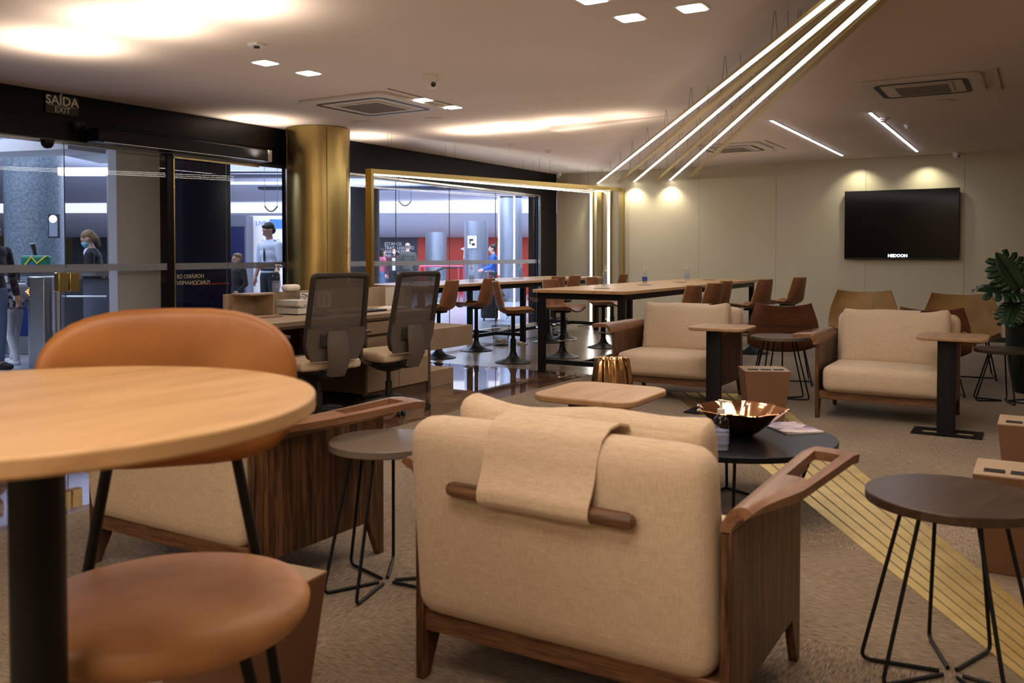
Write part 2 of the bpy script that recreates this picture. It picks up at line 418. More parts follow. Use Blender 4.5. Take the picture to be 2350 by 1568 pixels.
def dup(root, loc, rz=None, label=None, group=None):
    r = root.copy(); COL.objects.link(r); r.location = loc
    if rz is not None: r.rotation_euler = (0, 0, rz)
    if label: r['label'] = label
    if group: r['group'] = group
    for ch in root.children:
        c = ch.copy(); COL.objects.link(c); c.parent = r
        for g in ch.children:
            d = g.copy(); COL.objects.link(d); d.parent = c
            for h in g.children:
                e = h.copy(); COL.objects.link(e); e.parent = d
    return r
def text(name, body, size, m, parent=None, loc=(0, 0, 0), rot=(0, 0, 0), align='CENTER', ext=0.001, sx=1.0, bold=0.0):
    cu = bpy.data.curves.new(name, 'FONT'); cu.body = body; cu.size = size; cu.align_x = align; cu.align_y = 'CENTER'
    cu.extrude = ext; cu.offset = bold; cu.resolution_u = 3
    t = bpy.data.objects.new(name + '_curve', cu); COL.objects.link(t)
    dg = bpy.context.evaluated_depsgraph_get(); dg.update()
    me = bpy.data.meshes.new_from_object(t.evaluated_get(dg)); COL.objects.unlink(t); bpy.data.objects.remove(t)
    me.materials.clear(); me.materials.append(M[m] if isinstance(m, str) else m)
    o = bpy.data.objects.new(name, me); COL.objects.link(o)
    o.location = loc; o.rotation_euler = rot; o.scale = (sx, 1, 1)
    if parent is not None: o.parent = parent
    return o
def arc(c, r, a0, a1, n, plane='XY'):
    out = []
    for i in range(n + 1):
        a = radians(a0 + (a1 - a0) * i / n); p, q = r * cos(a), r * sin(a)
        out.append({'XY': (c[0] + p, c[1] + q, c[2]), 'XZ': (c[0] + p, c[1], c[2] + q), 'YZ': (c[0], c[1] + p, c[2] + q)}[plane])
    return out
def bend(pts, r=0.03, n=5):
    # round the corners of a polyline
    P = [Vector(p) for p in pts]; out = [P[0]]
    for i in range(1, len(P) - 1):
        a, b, c = P[i - 1], P[i], P[i + 1]
        d1 = (a - b); d2 = (c - b); q = min(r, d1.length * 0.45, d2.length * 0.45)
        s0 = b + d1.normalized() * q; s1 = b + d2.normalized() * q
        for k in range(n + 1):
            t = k / n; out.append(s0 * (1 - t) ** 2 + b * 2 * t * (1 - t) + s1 * t * t)
    out.append(P[-1]); return out
# ================================================================ the room
XL, YB = -7.8, 14.6
def quad_floor(name, polys, m, z0=-0.1, z1=0.0):
    b = MB()
    for p in polys: b.prism(p, z0, z1)
    return struct(b.build(name, m))
quad_floor('floor', [[(-4.1, -3), (4.0, -3), (4.0, 14.6), (-3.35, 14.6), (-3.35, 8.45), (-4.1, 8.45)]], 'carpet')
quad_floor('floor', [[(-7.9, -3), (-4.1, -3), (-4.1, 8.45), (-7.9, 8.45)]], 'marble')
quad_floor('floor', [[(-7.9, 8.45), (-3.35, 8.45), (-3.35, 14.6), (-7.9, 14.6)]], 'concrete')
c = MB(); c.span((-8.1, -3, CEIL), (4.0, 14.6, CEIL + 0.1)); struct(c.build('ceiling', 'ceiling'))
c = MB(); c.add([(-4.93, 9.08, CEIL - 0.055), (-3.2, 9.0, CEIL - 0.002), (-4.93, 10.6, CEIL - 0.002), (-4.93, 9.08, CEIL + 0.01), (-3.2, 9.0, CEIL + 0.01), (-4.93, 10.6, CEIL + 0.01)], [(0, 1, 2), (3, 5, 4), (0, 3, 4, 1), (1, 4, 5, 2), (2, 5, 3, 0)])
struct(c.build('ceiling', 'ceiling'))
# back wall of upright panels
b = MB(); xs = [-7.8, -6.34, -5.04, -3.74, -2.36, -0.99, 0.35, 1.7, 4.0]
for i in range(len(xs) - 1): b.span((xs[i] + 0.002, YB, 0), (xs[i + 1] - 0.002, YB + 0.03, CEIL))
b.span((-7.8, YB + 0.012, 0), (4, YB + 0.15, CEIL))
struct(b.build('wall_back', 'wall'))
b = MB(); b.span((3.9, -3, 0), (4.1, 14.6, CEIL)); struct(b.build('wall_right', 'wall'))
b = MB(); b.span((-8.1, -3.2, 0), (4.1, -3.0, CEIL)); struct(b.build('wall_behind', 'wall'))
b = MB(); b.span((-7.05, YB - 0.012, 0), (3.9, YB, 0.07)); struct(b.build('baseboard_back', 'blackplastic'))
# glass front: black fascia, sill, end post
b = MB(); b.span((-8.05, -3, 2.34), (-7.8, 14.6, CEIL)); b.span((-7.8, -3, 2.52), (-7.785, 7.6, 2.56))
struct(b.build('wall_left', 'blackgloss'))
b = MB(); b.span((-8.05, 13.98, 0), (-7.8, 14.6, 2.34)); b.span((-7.93, 7.77, 0), (-7.86, 8.15, 2.34)); struct(b.build('wall_left', 'blackgloss'))
b = MB()
b.span((-7.9, -3, 2.31), (-7.86, 13.98, 2.34)); b.span((-7.9, 8.15, 0), (-7.84, 13.98, 0.045)); b.span((-7.9, 6.15, 0), (-7.84, 7.77, 0.045))
struct(b.build('trim_1', 'steel'))
b = MB(); b.span((-7.82, 8.16, 2.325), (-7.79, 13.98, 2.35)); b.span((-7.83, 13.95, 0.05), (-7.79, 13.98, 2.35)); struct(b.build('trim_2', 'chrome'))
def pane(name, y0, y1, x=-7.87, z0=0.045, z1=2.33, th=0.01, frost=True):
    p = MB(); p.span((x - th / 2, y0 + 0.003, z0), (x + th / 2, y1 - 0.003, z1)); o = struct(p.build(name, 'glass'))
    if frost:
        f = MB(); f.span((x + th / 2 + 0.0005, y0 + 0.003, 1.115), (x + th / 2 + 0.0015, y1 - 0.003, 1.185)); f.build('safety_band', 'frost', o)
    e = MB(); e.span((x - th / 2 - 0.001, y1 - 0.007, z0), (x + th / 2 + 0.001, y1 - 0.003, z1)); e.build('glass_edge', 'glassedge', o)
    return o
pl('glassedge', (0.06, 0.09, 0.10), 0.3)
n = 0
for y0, y1 in ((8.15, 9.9), (9.9, 11.22), (11.22, 12.56), (12.56, 13.97)):
    n += 1; pane('window_%d' % n, y0, y1)
n += 1; pane('window_5', 6.87, 7.77)
pane('window_6', 6.1, 6.87)
pane('window_7', 1.0, 3.7)
# sliding glass doors
for k, (y0, y1) in enumerate(((3.72, 4.92), (4.92, 6.06))):
    d = pane('door_%d' % (k + 1), y0, y1, x=-7.82, z0=0.01, z1=2.32)
    h = MB(); yy = 4.92 + (-0.055 if k == 0 else 0.055)
    h.span((-7.845, yy - 0.05, 0.93), (-7.765, yy + 0.05, 1.11)); h.build('door_lock', 'brass', d, bevel=0.008)
b = MB(); b.span((-7.92, 6.03, 0), (-7.80, 6.10, 2.33)); struct(b.build('trim_3', 'blackgloss'))
b = MB(); b.span((-7.80, 6.10, 2.285), (-7.79, 7.28, 2.30)); b.span((-7.80, 6.10, 0.05), (-7.79, 6.115, 2.3)); struct(b.build('trim_4', 'brass'))
# opening hours lettering on the glass, read from outside
t = thing('opening_hours_lettering', 'mirrored lettering with opening hours stuck on the glass beside the door', 'lettering', (-7.862, 6.36, 1.005))
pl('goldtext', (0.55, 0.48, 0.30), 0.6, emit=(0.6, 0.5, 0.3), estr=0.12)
text('lettering', 'HORÁRIO DE', 0.060, 'goldtext', t, (0, 0.0, 0.035), (pi/2, 0, -pi/2), sx=1.0, ext=0.0005)
text('lettering', 'FUNCIONAMENTO', 0.060, 'goldtext', t, (0, 0.0, -0.035), (pi/2, 0, -pi/2), sx=1.0, ext=0.0005)

# brass column
def col_r(a, z, i): return 1 + 0.004 * sin(5 * a + z * 3)
t = thing('brass_column', 'round column clad in polished brass sheets between the two glass fronts', 'column', (-7.42, 7.86, 0))
q = MB(); q.lathe([(0.375, 0.0)] + [(0.375, 0.1 + 0.09 * i) for i in range(29)] + [(0.375, 2.765)], 72, rad=col_r); q.build('brass_cladding', 'brass', t, angle=60)
q = MB()
for a in (-0.55, -2.1, 1.0): q.box((0.377 * cos(a), 0.377 * sin(a), 1.38), (0.004, 0.006, 2.74), a)
q.build('seam', 'darkbrass' if 'darkbrass' in M else pl('darkbrass', (0.25, 0.15, 0.04), 0.3, metal=1.0), t)

# exit sign
t = thing('exit_sign', 'dark exit sign reading SAÍDA EXIT on the black fascia above the doors', 'sign', (-7.782, 4.88, 2.655))
q = MB(); q.span((-0.003, -0.16, -0.085), (0.004, 0.16, 0.085)); q.build('plate', 'signplate', t)
text('lettering', 'SAÍDA', 0.115, 'signtext', t, (0.005, 0, 0.035), (pi/2, 0, pi/2), bold=0.002)
text('lettering', 'EXIT', 0.075, 'signtext', t, (0.005, 0, -0.048), (pi/2, 0, pi/2))
q = MB(); q.span((0.004, -0.135, -0.012), (0.006, 0.135, -0.009)); q.build('underline', 'signtext', t)
# air curtain over the door
t = thing('air_curtain', 'long black air curtain with white end cap above the glass doors', 'air curtain', (-7.66, 5.2, 2.40))
q = MB(); q.box((0, 0.95, 0), (0.20, 2.1, 0.13)); q.build('housing', 'blackgloss', t, bevel=0.012)
q = MB(); q.box((0, 2.03, 0), (0.205, 0.06, 0.135)); q.build('end_cap', 'white', t, bevel=0.008)
q = MB(); q.box((0.09, 0.95, -0.066), (0.03, 2.0, 0.006)); q.build('outlet_strip', 'steel', t)
# door sensor dome cameras on fascia
for y, z, nm in ((5.02, 2.50, 'black dome camera on the black fascia below the exit sign'), (4.72, 2.31, 'black half dome sensor hanging at the glass top over the doors')):
    t = thing('dome_camera', nm, 'camera', (-7.76, y, z))
    q = MB(); q.lathe([(0.055, 0.0), (0.055, -0.02), (0.048, -0.045), (0.03, -0.065), (0.0, -0.072)], 24); q.build('dome', 'blackgloss', t)
    q = MB(); q.lathe([(0.062, 0.0), (0.062, 0.012)], 24); q.build('mount', 'blackplastic', t)

# ---------------------------------------------------------------- ceiling fittings
def downlight(x, y, label, lit=True, r=0.075):
    t = thing('downlight', label, 'light', (x, y, CEIL), 0, 'square recessed downlights')
    q = MB(); q.prism(rr(2 * r + 0.03, 2 * r + 0.03, 0.01, 2), -0.006, 0.0); q.build('frame', 'white', t)
    q = MB(); q.prism(rr(2 * r, 2 * r, 0.02, 3), -0.010, -0.006); q.build('lens', 'lamp', t)
    l = spot('downlight_beam', (x, y, CEIL - 0.03), (x, y, 0), 26, WARM2, 120, 0.6, 0.05)
for x, y, lab in ((-5.19, 4.92, 'square downlight left of the lounge ceiling, leftmost of the row before the brass column'),
                  (-5.18, 5.38, 'square downlight, second of the row leading to the cassette vent'),
                  (-5.13, 6.87, 'square downlight beside the corner of the left cassette air conditioner'),
                  (-5.13, 7.37, 'small square downlight farthest from the camera past the left cassette air conditioner'),
                  (-2.27, 4.68, 'square downlight cut by the top edge of the picture'),
                  (-2.24, 5.17, 'square downlight, lowest of the trio near the hanging brass lamps'),
                  (-1.83, 5.16, 'square downlight, rightmost of the trio near the hanging brass lamps')):
    downlight(x, y, lab)
def cassette(x, y, label, s=0.95, z=CEIL):
    t = thing('ceiling_cassette', label, 'air conditioner', (x, y, z), 0, 'cassette air conditioners in the ceiling')
    q = MB(); q.prism(rr(s, s, 0.09, 6), -0.028, 0); q.build('fascia_panel', 'ceilwhite', t, bevel=0.006)
    q = MB()
    w = s * 0.39
    ring = rr(2 * w, 2 * w, 0.09, 6); inn = rr(2 * w - 0.09, 2 * w - 0.09, 0.05, 6)
    k = len(ring)
    vs = [(a, b2, -0.031) for a, b2 in ring] + [(a, b2, -0.031) for a, b2 in inn]
    q.add(vs, [(i, (i + 1) % k, k + (i + 1) % k, k + i) for i in range(k)]); q.build('air_slot', 'blackplastic', t)
    q = MB(); q.box((0, 0, -0.034), (s * 0.5, s * 0.5, 0.008)); q.build('grille_frame', 'ceilwhite', t)
    q = MB()
    for i in range(19): q.box((0, -s * 0.215 + i * s * 0.43 / 18, -0.040), (s * 0.44, 0.012, 0.006))
    q.build('intake_grille', 'ventgrey', t)
    q = MB(); q.box((s * 0.5 + 0.12, 0, -0.004), (0.012, s * 1.1, 0.006)); q.build('hatch_seam', 'ventgrey', t)
pl('ceilwhite', (0.62, 0.56, 0.50), 0.6); pl('ventgrey', (0.22, 0.19, 0.165), 0.7)
cassette(-5.72, 6.85, 'square cassette air conditioner in the ceiling left of the brass column', s=1.08)
cassette(-0.92, 8.6, 'square cassette air conditioner at the right, above the linear ceiling lights')
cassette(-3.72, 12.15, 'square cassette air conditioner behind the lower ends of the hanging lamps', z=CEIL)
def detector(x, y, label, r=0.05, z=CEIL, nm='smoke_detector'):
    t = thing(nm, label, 'detector', (x, y, z), 0, 'white detectors on the ceiling')
    q = MB(); q.lathe([(0, 0), (r, 0), (r, -0.012), (r * 0.85, -0.02), (0, -0.02)], 24); q.build('base', 'white', t)
    q = MB(); q.lathe([(r * 0.62, -0.02), (r * 0.62, -0.035), (r * 0.4, -0.045), (0, -0.047)], 24); q.build('sensor_head', 'white', t)
detector(-6.18, 10.28, 'white smoke detector on the ceiling right of the brass column')
detector(-6.1, 11.16, 'small white smoke detector near the hanging brass window frame')
detector(-1.51, 10.41, 'round white smoke detector beside the right linear ceiling light', 0.06, CEIL)
detector(-1.35, 11.1, 'smaller white detector farther along the right linear ceiling light', 0.04, CEIL)
t = thing('ceiling_sensor', 'small square white sensor above the leftmost downlight', 'detector', (-4.79, 4.46, CEIL))
q = MB(); q.prism(rr(0.10, 0.10, 0.02, 3), -0.018, 0); q.build('base', 'white', t); q = MB(); q.lathe([(0.022, -0.018), (0.02, -0.03), (0, -0.032)], 16); q.build('lens', 'blackplastic', t)
for x, y, lab, z in ((-5.77, 7.92, 'flat round speaker grille in the ceiling behind the left cassette', CEIL), (-6.6, 7.7, 'flat round speaker grille in the ceiling next to the brass column', CEIL), (-0.84, 9.55, 'flat round speaker grille in the ceiling in front of the right cassette', CEIL), (-3.4, 12.9, 'flat round speaker grille in the ceiling beyond the hanging lamps', CEIL)):
    q = MB(); q.lathe([(0, 0), (0.105, 0), (0.11, -0.004), (0.10, -0.008), (0, -0.008)], 32)
    o = q.build('speaker_grille', 'ceilwhite', loc=(x, y, z)); tag(o, lab, 'speaker', 'round ceiling speakers')
for x, y, lab, z, r in ((-4.39, 5.99, 'white dome security camera hanging in the middle of the left ceiling', CEIL, 0.06), (-7.62, 14.35, 'white dome security camera in the far corner above the black post', CEIL - 0.0, 0.05), (-1.1, 14.45, 'white security camera where ceiling meets back wall right of the television', CEIL, 0.045)):
    t = thing('security_camera', lab, 'camera', (x, y, z), 0.3, 'white security cameras')
    q = MB(); q.lathe([(0, 0), (r, 0), (r, -r * 0.5), (r * 0.92, -r)], 24); q.build('mount', 'white', t)
    q = MB(); q.lathe([(r * 0.92, -r), (r * 0.9, -r * 1.3), (r * 0.6, -r * 1.75), (0, -r * 1.9)], 24); q.build('dome', 'white', t)
    q = MB(); q.lathe([(0, 0), (r * 0.35, 0), (r * 0.35, 0.006), (0, 0.006)], 16); o = q.build('lens', 'blackplastic', t); o.location = (r * 0.55, -r * 0.55, -r * 1.35); o.rotation_euler = (radians(100), 0, radians(45))
# two linear ceiling lights
for x, lab in ((-2.6, 'left of two thin linear lights set in the ceiling before the television'), (-1.57, 'right of two thin linear lights set in the ceiling before the television')):
    t = thing('linear_ceiling_light', lab, 'light', (x, 0, CEIL), 0, 'linear lights set in the ceiling')
    q = MB(); q.span((-0.022, 9.9, -0.006), (0.022, 14.0, 0)); q.build('trim', 'white', t)
    q = MB(); q.span((-0.014, 9.92, -0.010), (0.014, 13.98, -0.006)); q.build('diffuser', 'ledcool', t)
for x in (-2.45, -1.5):
    spot('wall_fill', (x, 14.35, CEIL - 0.06), (x, 14.62, 1.2), 22, (1, 0.95, 0.72), 115, 0.9, 0.02)  # added spots without fittings that brighten the back wall

# ---------------------------------------------------------------- hanging brass lamps
def bar(mb, a, b, w, h):
    # box bar from a to b, width w (horizontal), height h
    a, b = Vector(a), Vector(b); d = (b - a).normalized(); s = d.cross(Vector((0, 0, 1)))
    if s.length < 1e-3: s = Vector((1, 0, 0))
    s.normalize(); u = s.cross(d)
    vs = [p + s * (i * w / 2) + u * (j * h / 2) for p in (a, b) for i, j in ((-1, -1), (1, -1), (1, 1), (-1, 1))]
    mb.add(vs, [(0, 1, 2, 3), (7, 6, 5, 4), (0, 4, 5, 1), (1, 5, 6, 2), (2, 6, 7, 3), (3, 7, 4, 0)])
ZB = 2.58
far = [-6.93, -6.53, -6.22, -5.81, -5.55, -5.22]
labs = ['lit', 'plain'] * 3
which = ['first', 'second', 'third']
for i, xf in enumerate(far):
    yn = 2.6; near = Vector((-0.93 + (0, 0.045, 0.085, 0.135, 0.185, 0.235)[i], 4.68 + 0.026 * i, ZB)); fv = Vector((xf, YB - 0.04, ZB))
    d = (near - fv); nr = near + d * 0.02
    lit = i % 2 == 0
    nth = which[i // 2]
    t = thing('hanging_linear_lamp' if lit else 'hanging_brass_rail',
              ('long brass profile with lit strip under the ceiling, %s lit one from the windows' if lit else 'slim unlit brass rail hung under the ceiling, %s unlit one from the windows') % nth,
              'hanging lamp' if lit else 'brass rail', fv, 0, 'lit brass profiles hung under the ceiling' if lit else 'unlit brass rails hung under the ceiling')
    q = MB(); bar(q, (0, 0, 0), nr - fv, 0.036 if lit else 0.044, 0.024 if lit else 0.030); q.build('brass_profile', 'brassbar', t)
    if lit:
        q = MB(); bar(q, Vector((0, 0, -0.014)), nr - fv + Vector((0, 0, -0.014)), 0.032, 0.006); q.build('led_strip', 'led', t)
    q = MB()
    for k in range(9):
        p = (nr - fv) * (0.06 + k * 0.105)
        for s_ in ((-0.02, 0.02) if lit else (0,)): q.cyl(p + Vector((s_, 0, 0.015)), p + Vector((s_ * 0.2, 0, CEIL - ZB)), 0.0015, n=5)
    q.build('suspension_wires', 'blackplastic', t)
# brass frame standing before the window
t = thing('window_light_frame', 'brass frame lamp with lit inner edge running along the window over the bar table', 'frame lamp', (-7.0, 8.30, 0))
q = MB(); bar(q, (0, 0, 0), (0, 0, 2.31), 0.09, 0.05); q.build('post', 'brassbar', t)
for (x0, x1, zz) in ((0.0, 0.62, 2.36),):
    q = MB(); bar(q, (0, -0.02, 2.285), (-0.05, 6.26, 2.43), 0.07, 0.06); q.build('top_rail', 'brassbar', t)
    q = MB(); bar(q, (0.01, 0.02, 2.25), (-0.04, 6.20, 2.395), 0.018, 0.006); q.build('led_strip', 'led', t)
    q = MB(); bar(q, (0.0, 0.02, 2.245), (0.30, 6.24, 2.395), 0.018, 0.006); q.build('led_strip', 'led', t)
    q = MB(); bar(q, (0, -0.02, 2.285), (0.52, 6.24, 2.435), 0.05, 0.06); q.build('top_rail', 'brassbar', t)
q = MB()
for yy in (0.35, 1.6, 3.7, 4.0, 5.2, 5.6): q.cyl((-0.005, yy, 2.31 + yy * 0.023), (-0.005, yy, CEIL), 0.0015, n=5); q.cyl((0.03 + 0.07 * yy, yy, 2.31 + yy * 0.023), (0.03 + 0.07 * yy, yy, CEIL), 0.0015, n=5)
q.build('suspension_wires', 'blackplastic', t)
for x, lit, lab in ((-7.05, 1, 'tall brass profile with lit white strip against the back wall, nearest the windows'), (-6.89, 0, 'tall unlit brass profile between the two lit ones on the back wall'), (-6.70, 1, 'tall brass profile with lit white strip against the back wall, farther from the windows'), (-6.46, 0, 'tall unlit brass profile at the right of the lit ones on the back wall')):
    t = thing('wall_light_profile', lab, 'wall lamp', (x, YB - 0.05, 0), 0, 'upright brass profiles on the back wall')
    q = MB(); q.span((-0.035 if lit else -0.045, -0.02, 0.0), (0.035 if lit else 0.045, 0.045, 2.42)); q.build('brass_profile', 'brassbar', t)
    if lit:
        q = MB(); q.span((-0.02, -0.024, 0.02), (0.02, -0.02, 2.40)); q.build('led_strip', 'led', t)
for x in (-6.93, -6.22, -5.55): spot('lamp_end_glow', (x, YB - 0.15, ZB - 0.06), (x, YB + 0.05, 1.2), 26, (1, 0.93, 0.72), 120, 0.9, 0.02)
# ================================================================ furniture
# ---- lounge armchair, faces +y, origin on the floor at its middle
def make_armchair(label):
    t = thing('lounge_armchair', label, 'armchair')
    XO, XI = 0.482, 0.454
    yr, yf = -0.37, 0.36
    for s in (1, -1):
        # side panel with two tapered legs, cut in one board
        poly = [(yr, 0.0), (yr + 0.035, 0.0), (yr + 0.11, 0.155), (yf - 0.10, 0.155), (yf - 0.035, 0.0), (yf, 0.0), (yf, 0.585), (yr, 0.60)]
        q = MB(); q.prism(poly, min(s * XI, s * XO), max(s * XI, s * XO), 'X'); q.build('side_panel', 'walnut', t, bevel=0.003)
        # rolled arm: rises from the panel and curls outwards into a flat ledge
        q = MB()
        def armf(u, v, s=s):
            y = yr + 0.0 + (yf + 0.09 - yr) * v
            k = min(1.0, max(0.0, (v - 0.02) / 0.35)); k = k * k * (3 - 2 * k)
            out = 0.015 + 0.045 * k + 0.07 * v
            zt = 0.652 + 0.003 * v
            if v > 0.92: zt -= 0.008 * ((v - 0.92) / 0.08)
            pts = [(XI + 0.014, 0.594 - 0.012 * v), (XI + 0.014, 0.61), (XI + 0.018, zt - 0.035), (XI + 0.032, zt - 0.012), (XI + 0.055, zt), (XI + 0.055 + out * 0.5, zt - 0.002), (XI + 0.055 + out, zt - 0.010)]
            f = u * (len(pts) - 1); i = min(int(f), len(pts) - 2); w = f - i
            return (s * (pts[i][0] * (1 - w) + pts[i + 1][0] * w), y, pts[i][1] * (1 - w) + pts[i + 1][1] * w)
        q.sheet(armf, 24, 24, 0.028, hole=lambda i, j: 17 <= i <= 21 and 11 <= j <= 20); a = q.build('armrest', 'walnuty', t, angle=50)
        q = MB(); q.cyl((s * (XI + 0.122), -0.03, 0.638), (s * (XI + 0.150), 0.33, 0.640), 0.005, n=10); q.build('arm_rod', 'brassbar', a)
    q = MB(); q.span((-XI, yf - 0.045, 0.15), (XI, yf - 0.015, 0.215)); q.span((-XI, yr + 0.01, 0.15), (XI, yr + 0.04, 0.215))
    q.span((-XI, yr + 0.04, 0.18), (XI, yf - 0.045, 0.21)); q.build('base_rail', 'walnutx', t, bevel=0.002)
    q = MB(); q.cushion((0.85, 0.66, 0.205), 0.055, 12, (0, 0.015, 0.012), Matrix.Translation((0, 0.075, 0.315))); q.build('seat_cushion', 'linen', t, angle=80)
    # upholstered back, leaning slightly backwards
    mt = Matrix.Translation((-0.02, -0.335, 0.50)) @ Matrix.Rotation(radians(5), 4, 'X')
    def wp(p, c_):
        p = p.copy(); return p
    q = MB(); q.cushion((0.925, 0.155, 0.60), 0.07, 14, (0, 0.012, 0.004), mt); q.build('backrest', 'linen', t, angle=80)
    mt = Matrix.Translation((-0.025, -0.14, 0.60)) @ Matrix.Rotation(radians(12), 4, 'X')
    def wp2(p, c_):
        k = c_[0]
        p = p.copy()
        p.z += 0.022 * k * k * (1 if c_[2] > 0 else -0.3) + 0.010 * sin(5 * k + 1) * max(0, c_[2])
        p.y += 0.012 * sin(3.0 * k) * c_[2]
        p.y += 0.006 * sin(14 * c_[2] + 6 * k) * max(0, abs(k) - 0.55)
        return p
    q = MB(); q.cushion((0.80, 0.13, 0.45), 0.05, 16, (0, 0.055, 0.0), mt, wp2); q.build('back_cushion', 'linen', t, angle=80)
    # cloth band over the back, weighted by a round wooden rod
    q = MB()
    path = [(-0.20, 0.70), (-0.215, 0.770), (-0.245, 0.808), (-0.30, 0.822), (-0.36, 0.818), (-0.408, 0.795), (-0.432, 0.75), (-0.446, 0.70), (-0.462, 0.665), (-0.480, 0.635), (-0.482, 0.612), (-0.470, 0.594), (-0.452, 0.590)]
    def bandf(u, v):
        f = u * (len(path) - 1); i = min(int(f), len(path) - 2); w = f - i
        y = path[i][0] * (1 - w) + path[i + 1][0] * w; z = path[i][1] * (1 - w) + path[i + 1][1] * w
        x = (v - 0.5) * (0.36 - 0.03 * u) - 0.02
        return (x, y + 0.004 * sin(6 * v), z)
    q.sheet(bandf, 36, 10, 0.007); q.build('headrest_band', 'linen', t, angle=60)
    q = MB(); q.tube([(-0.305, -0.455, 0.62), (-0.298, -0.455, 0.62), (-0.28, -0.455, 0.62), (0.24, -0.455, 0.612), (0.258, -0.455, 0.612), (0.265, -0.455, 0.612)], [0.008, 0.017, 0.022, 0.022, 0.017, 0.008], 18)
    q.build('wooden_rod', 'walnutx', t)
    q = MB(); q.box((-0.435, -0.30, 0.33), (0.004, 0.035, 0.045)); q.build('care_tag', 'paper', t)
    return t
G = 'beige lounge armchairs with walnut sides'
A = make_armchair('beige lounge armchair seen from behind in the centre foreground with wooden rod on back')
A['group'] = G; A.location = (-1.125, 2.48, 0)
dup(A, (-2.89, 2.58, 0), 0, 'beige lounge armchair behind the round leather bar stool at the left, seen from behind', G)
dup(A, (-2.81, 7.58, 0), pi, 'beige lounge armchair facing the camera nearest the long table with brown stools', G)
dup(A, (-1.03, 7.48, 0), pi, 'beige lounge armchair facing the camera below the television, in front of the leather chairs', G)

# ---- laptop table: rounded square oak top on a flat black post and open plate foot
def make_laptop(label):
    t = thing('laptop_table', label, 'side table')
    q = MB(); q.prism(rr(0.46, 0.48, 0.10, 8), 0.672, 0.698); q.build('table_top', 'oakmid', t, bevel=0.006)
    q = MB(); q.prism(rr(0.12, 0.03, 0.004, 2, -0.03, -0.12), 0.012, 0.672); q.build('post', 'black', t, bevel=0.002)
    q = MB()
    P = [(-0.25, -0.20), (0.20, -0.20), (0.20, 0.05), (-0.25, 0.05)]; I = [(-0.19, -0.14), (0.14, -0.14), (0.14, -0.01), (-0.19, -0.01)]
    vs = [(x, y, z) for z in (0.0, 0.012) for (x, y) in P + I]
    fs = []
    for i in range(4):
        j = (i + 1) % 4
        fs += [(i, j, 4 + j, 4 + i), (8 + i, 12 + i, 12 + j, 8 + j), (i, 8 + i, 8 + j, j), (4 + i, 4 + j, 12 + j, 12 + i)]
    q.add(vs, fs); q.span((-0.085, -0.20, 0.0), (0.035, 0.05, 0.013)); q.build('foot_plate', 'black', t)
    return t
LG = 'small laptop tables on flat black posts'
LT = make_laptop('small oak topped laptop table behind the back of the central armchair'); LT['group'] = LG; LT.location = (-1.60, 3.40, 0)
dup(LT, (-2.21, 6.98, 0), radians(0), 'small oak topped laptop table before the armchair nearest the long table', LG)
dup(LT, (-0.54, 7.04, 0), radians(0), 'small oak topped laptop table on black plate foot before the armchair below the television', LG)

# ---- round side tables on bent wire legs
def make_round(label, r=0.25, h=0.5, m='darkwood', th=0.03):
    t = thing('round_side_table', label, 'side table')
    q = MB(); q.prism([(r * cos(2 * pi * i / 72), r * sin(2 * pi * i / 72)) for i in range(72)], h - th, h); q.build('table_top', m, t, bevel=0.004)
    for k in range(3):
        a = 2 * pi * k / 3 + 0.3; R = Matrix.Rotation(a, 4, 'Z')
        pts = bend([(0.12, 0.06, h - th), (0.24, 0.09, 0.008), (0.03, 0.012, 0.008)], 0.03)
        pts2 = bend([(0.12, -0.06, h - th), (0.24, -0.09, 0.008), (0.03, -0.012, 0.008)], 0.03)
        q = MB(); q.tube([R @ p for p in pts], 0.0065, 8); q.tube([R @ p for p in pts2], 0.0065, 8); q.build('leg', 'black', t)
    return t
RG = 'round side tables on black wire legs'
R1 = make_round('dark round side table on black wire legs at the lower right corner', 0.248, 0.555); R1['group'] = RG; R1.location = (-0.222, 2.96, 0); R1.rotation_euler = (0, 0, 1.25)
pl('greytop', (0.16, 0.13, 0.105), 0.3)
R2 = make_round('grey brown round side table between the two armchairs seen from behind', 0.22, 0.56, 'greytop'); R2['group'] = RG; R2.location = (-2.175, 2.67, 0); R2.rotation_euler = (0, 0, 2.2)
R3 = make_round('small round side table between the two armchairs facing the camera', 0.245, 0.56, 'greytop'); R3['group'] = RG; R3.location = (-1.98, 7.88, 0); R3.rotation_euler = (0, 0, 0.2)
R4 = make_round('small dark round side table beside the green plant pot', 0.25, 0.46, 'darkwood'); R4['group'] = RG; R4.location = (-0.26, 8.75, 0); R4.rotation_euler = (0, 0, 0.9)

# ---- low black coffee table
t = thing('coffee_table', 'low round black glass coffee table among the four armchairs', 'coffee table', (-1.35, 4.40, 0))
q = MB(); q.prism([(0.52 * cos(2 * pi * i / 96), 0.52 * sin(2 * pi * i / 96)) for i in range(96)], 0.335, 0.362); q.build('table_top', 'blackgloss', t, bevel=0.003)
for k in range(4):
    a = k * pi / 2 + 0.35; R = Matrix.Rotation(a, 4, 'Z')
    q = MB(); q.tube([R @ Vector(p) for p in bend([(0.42, 0, 0.335), (0.30, 0.0, 0.01), (0.0, 0.30, 0.01)], 0.02)], 0.008, 8); q.build('leg', 'black', t)

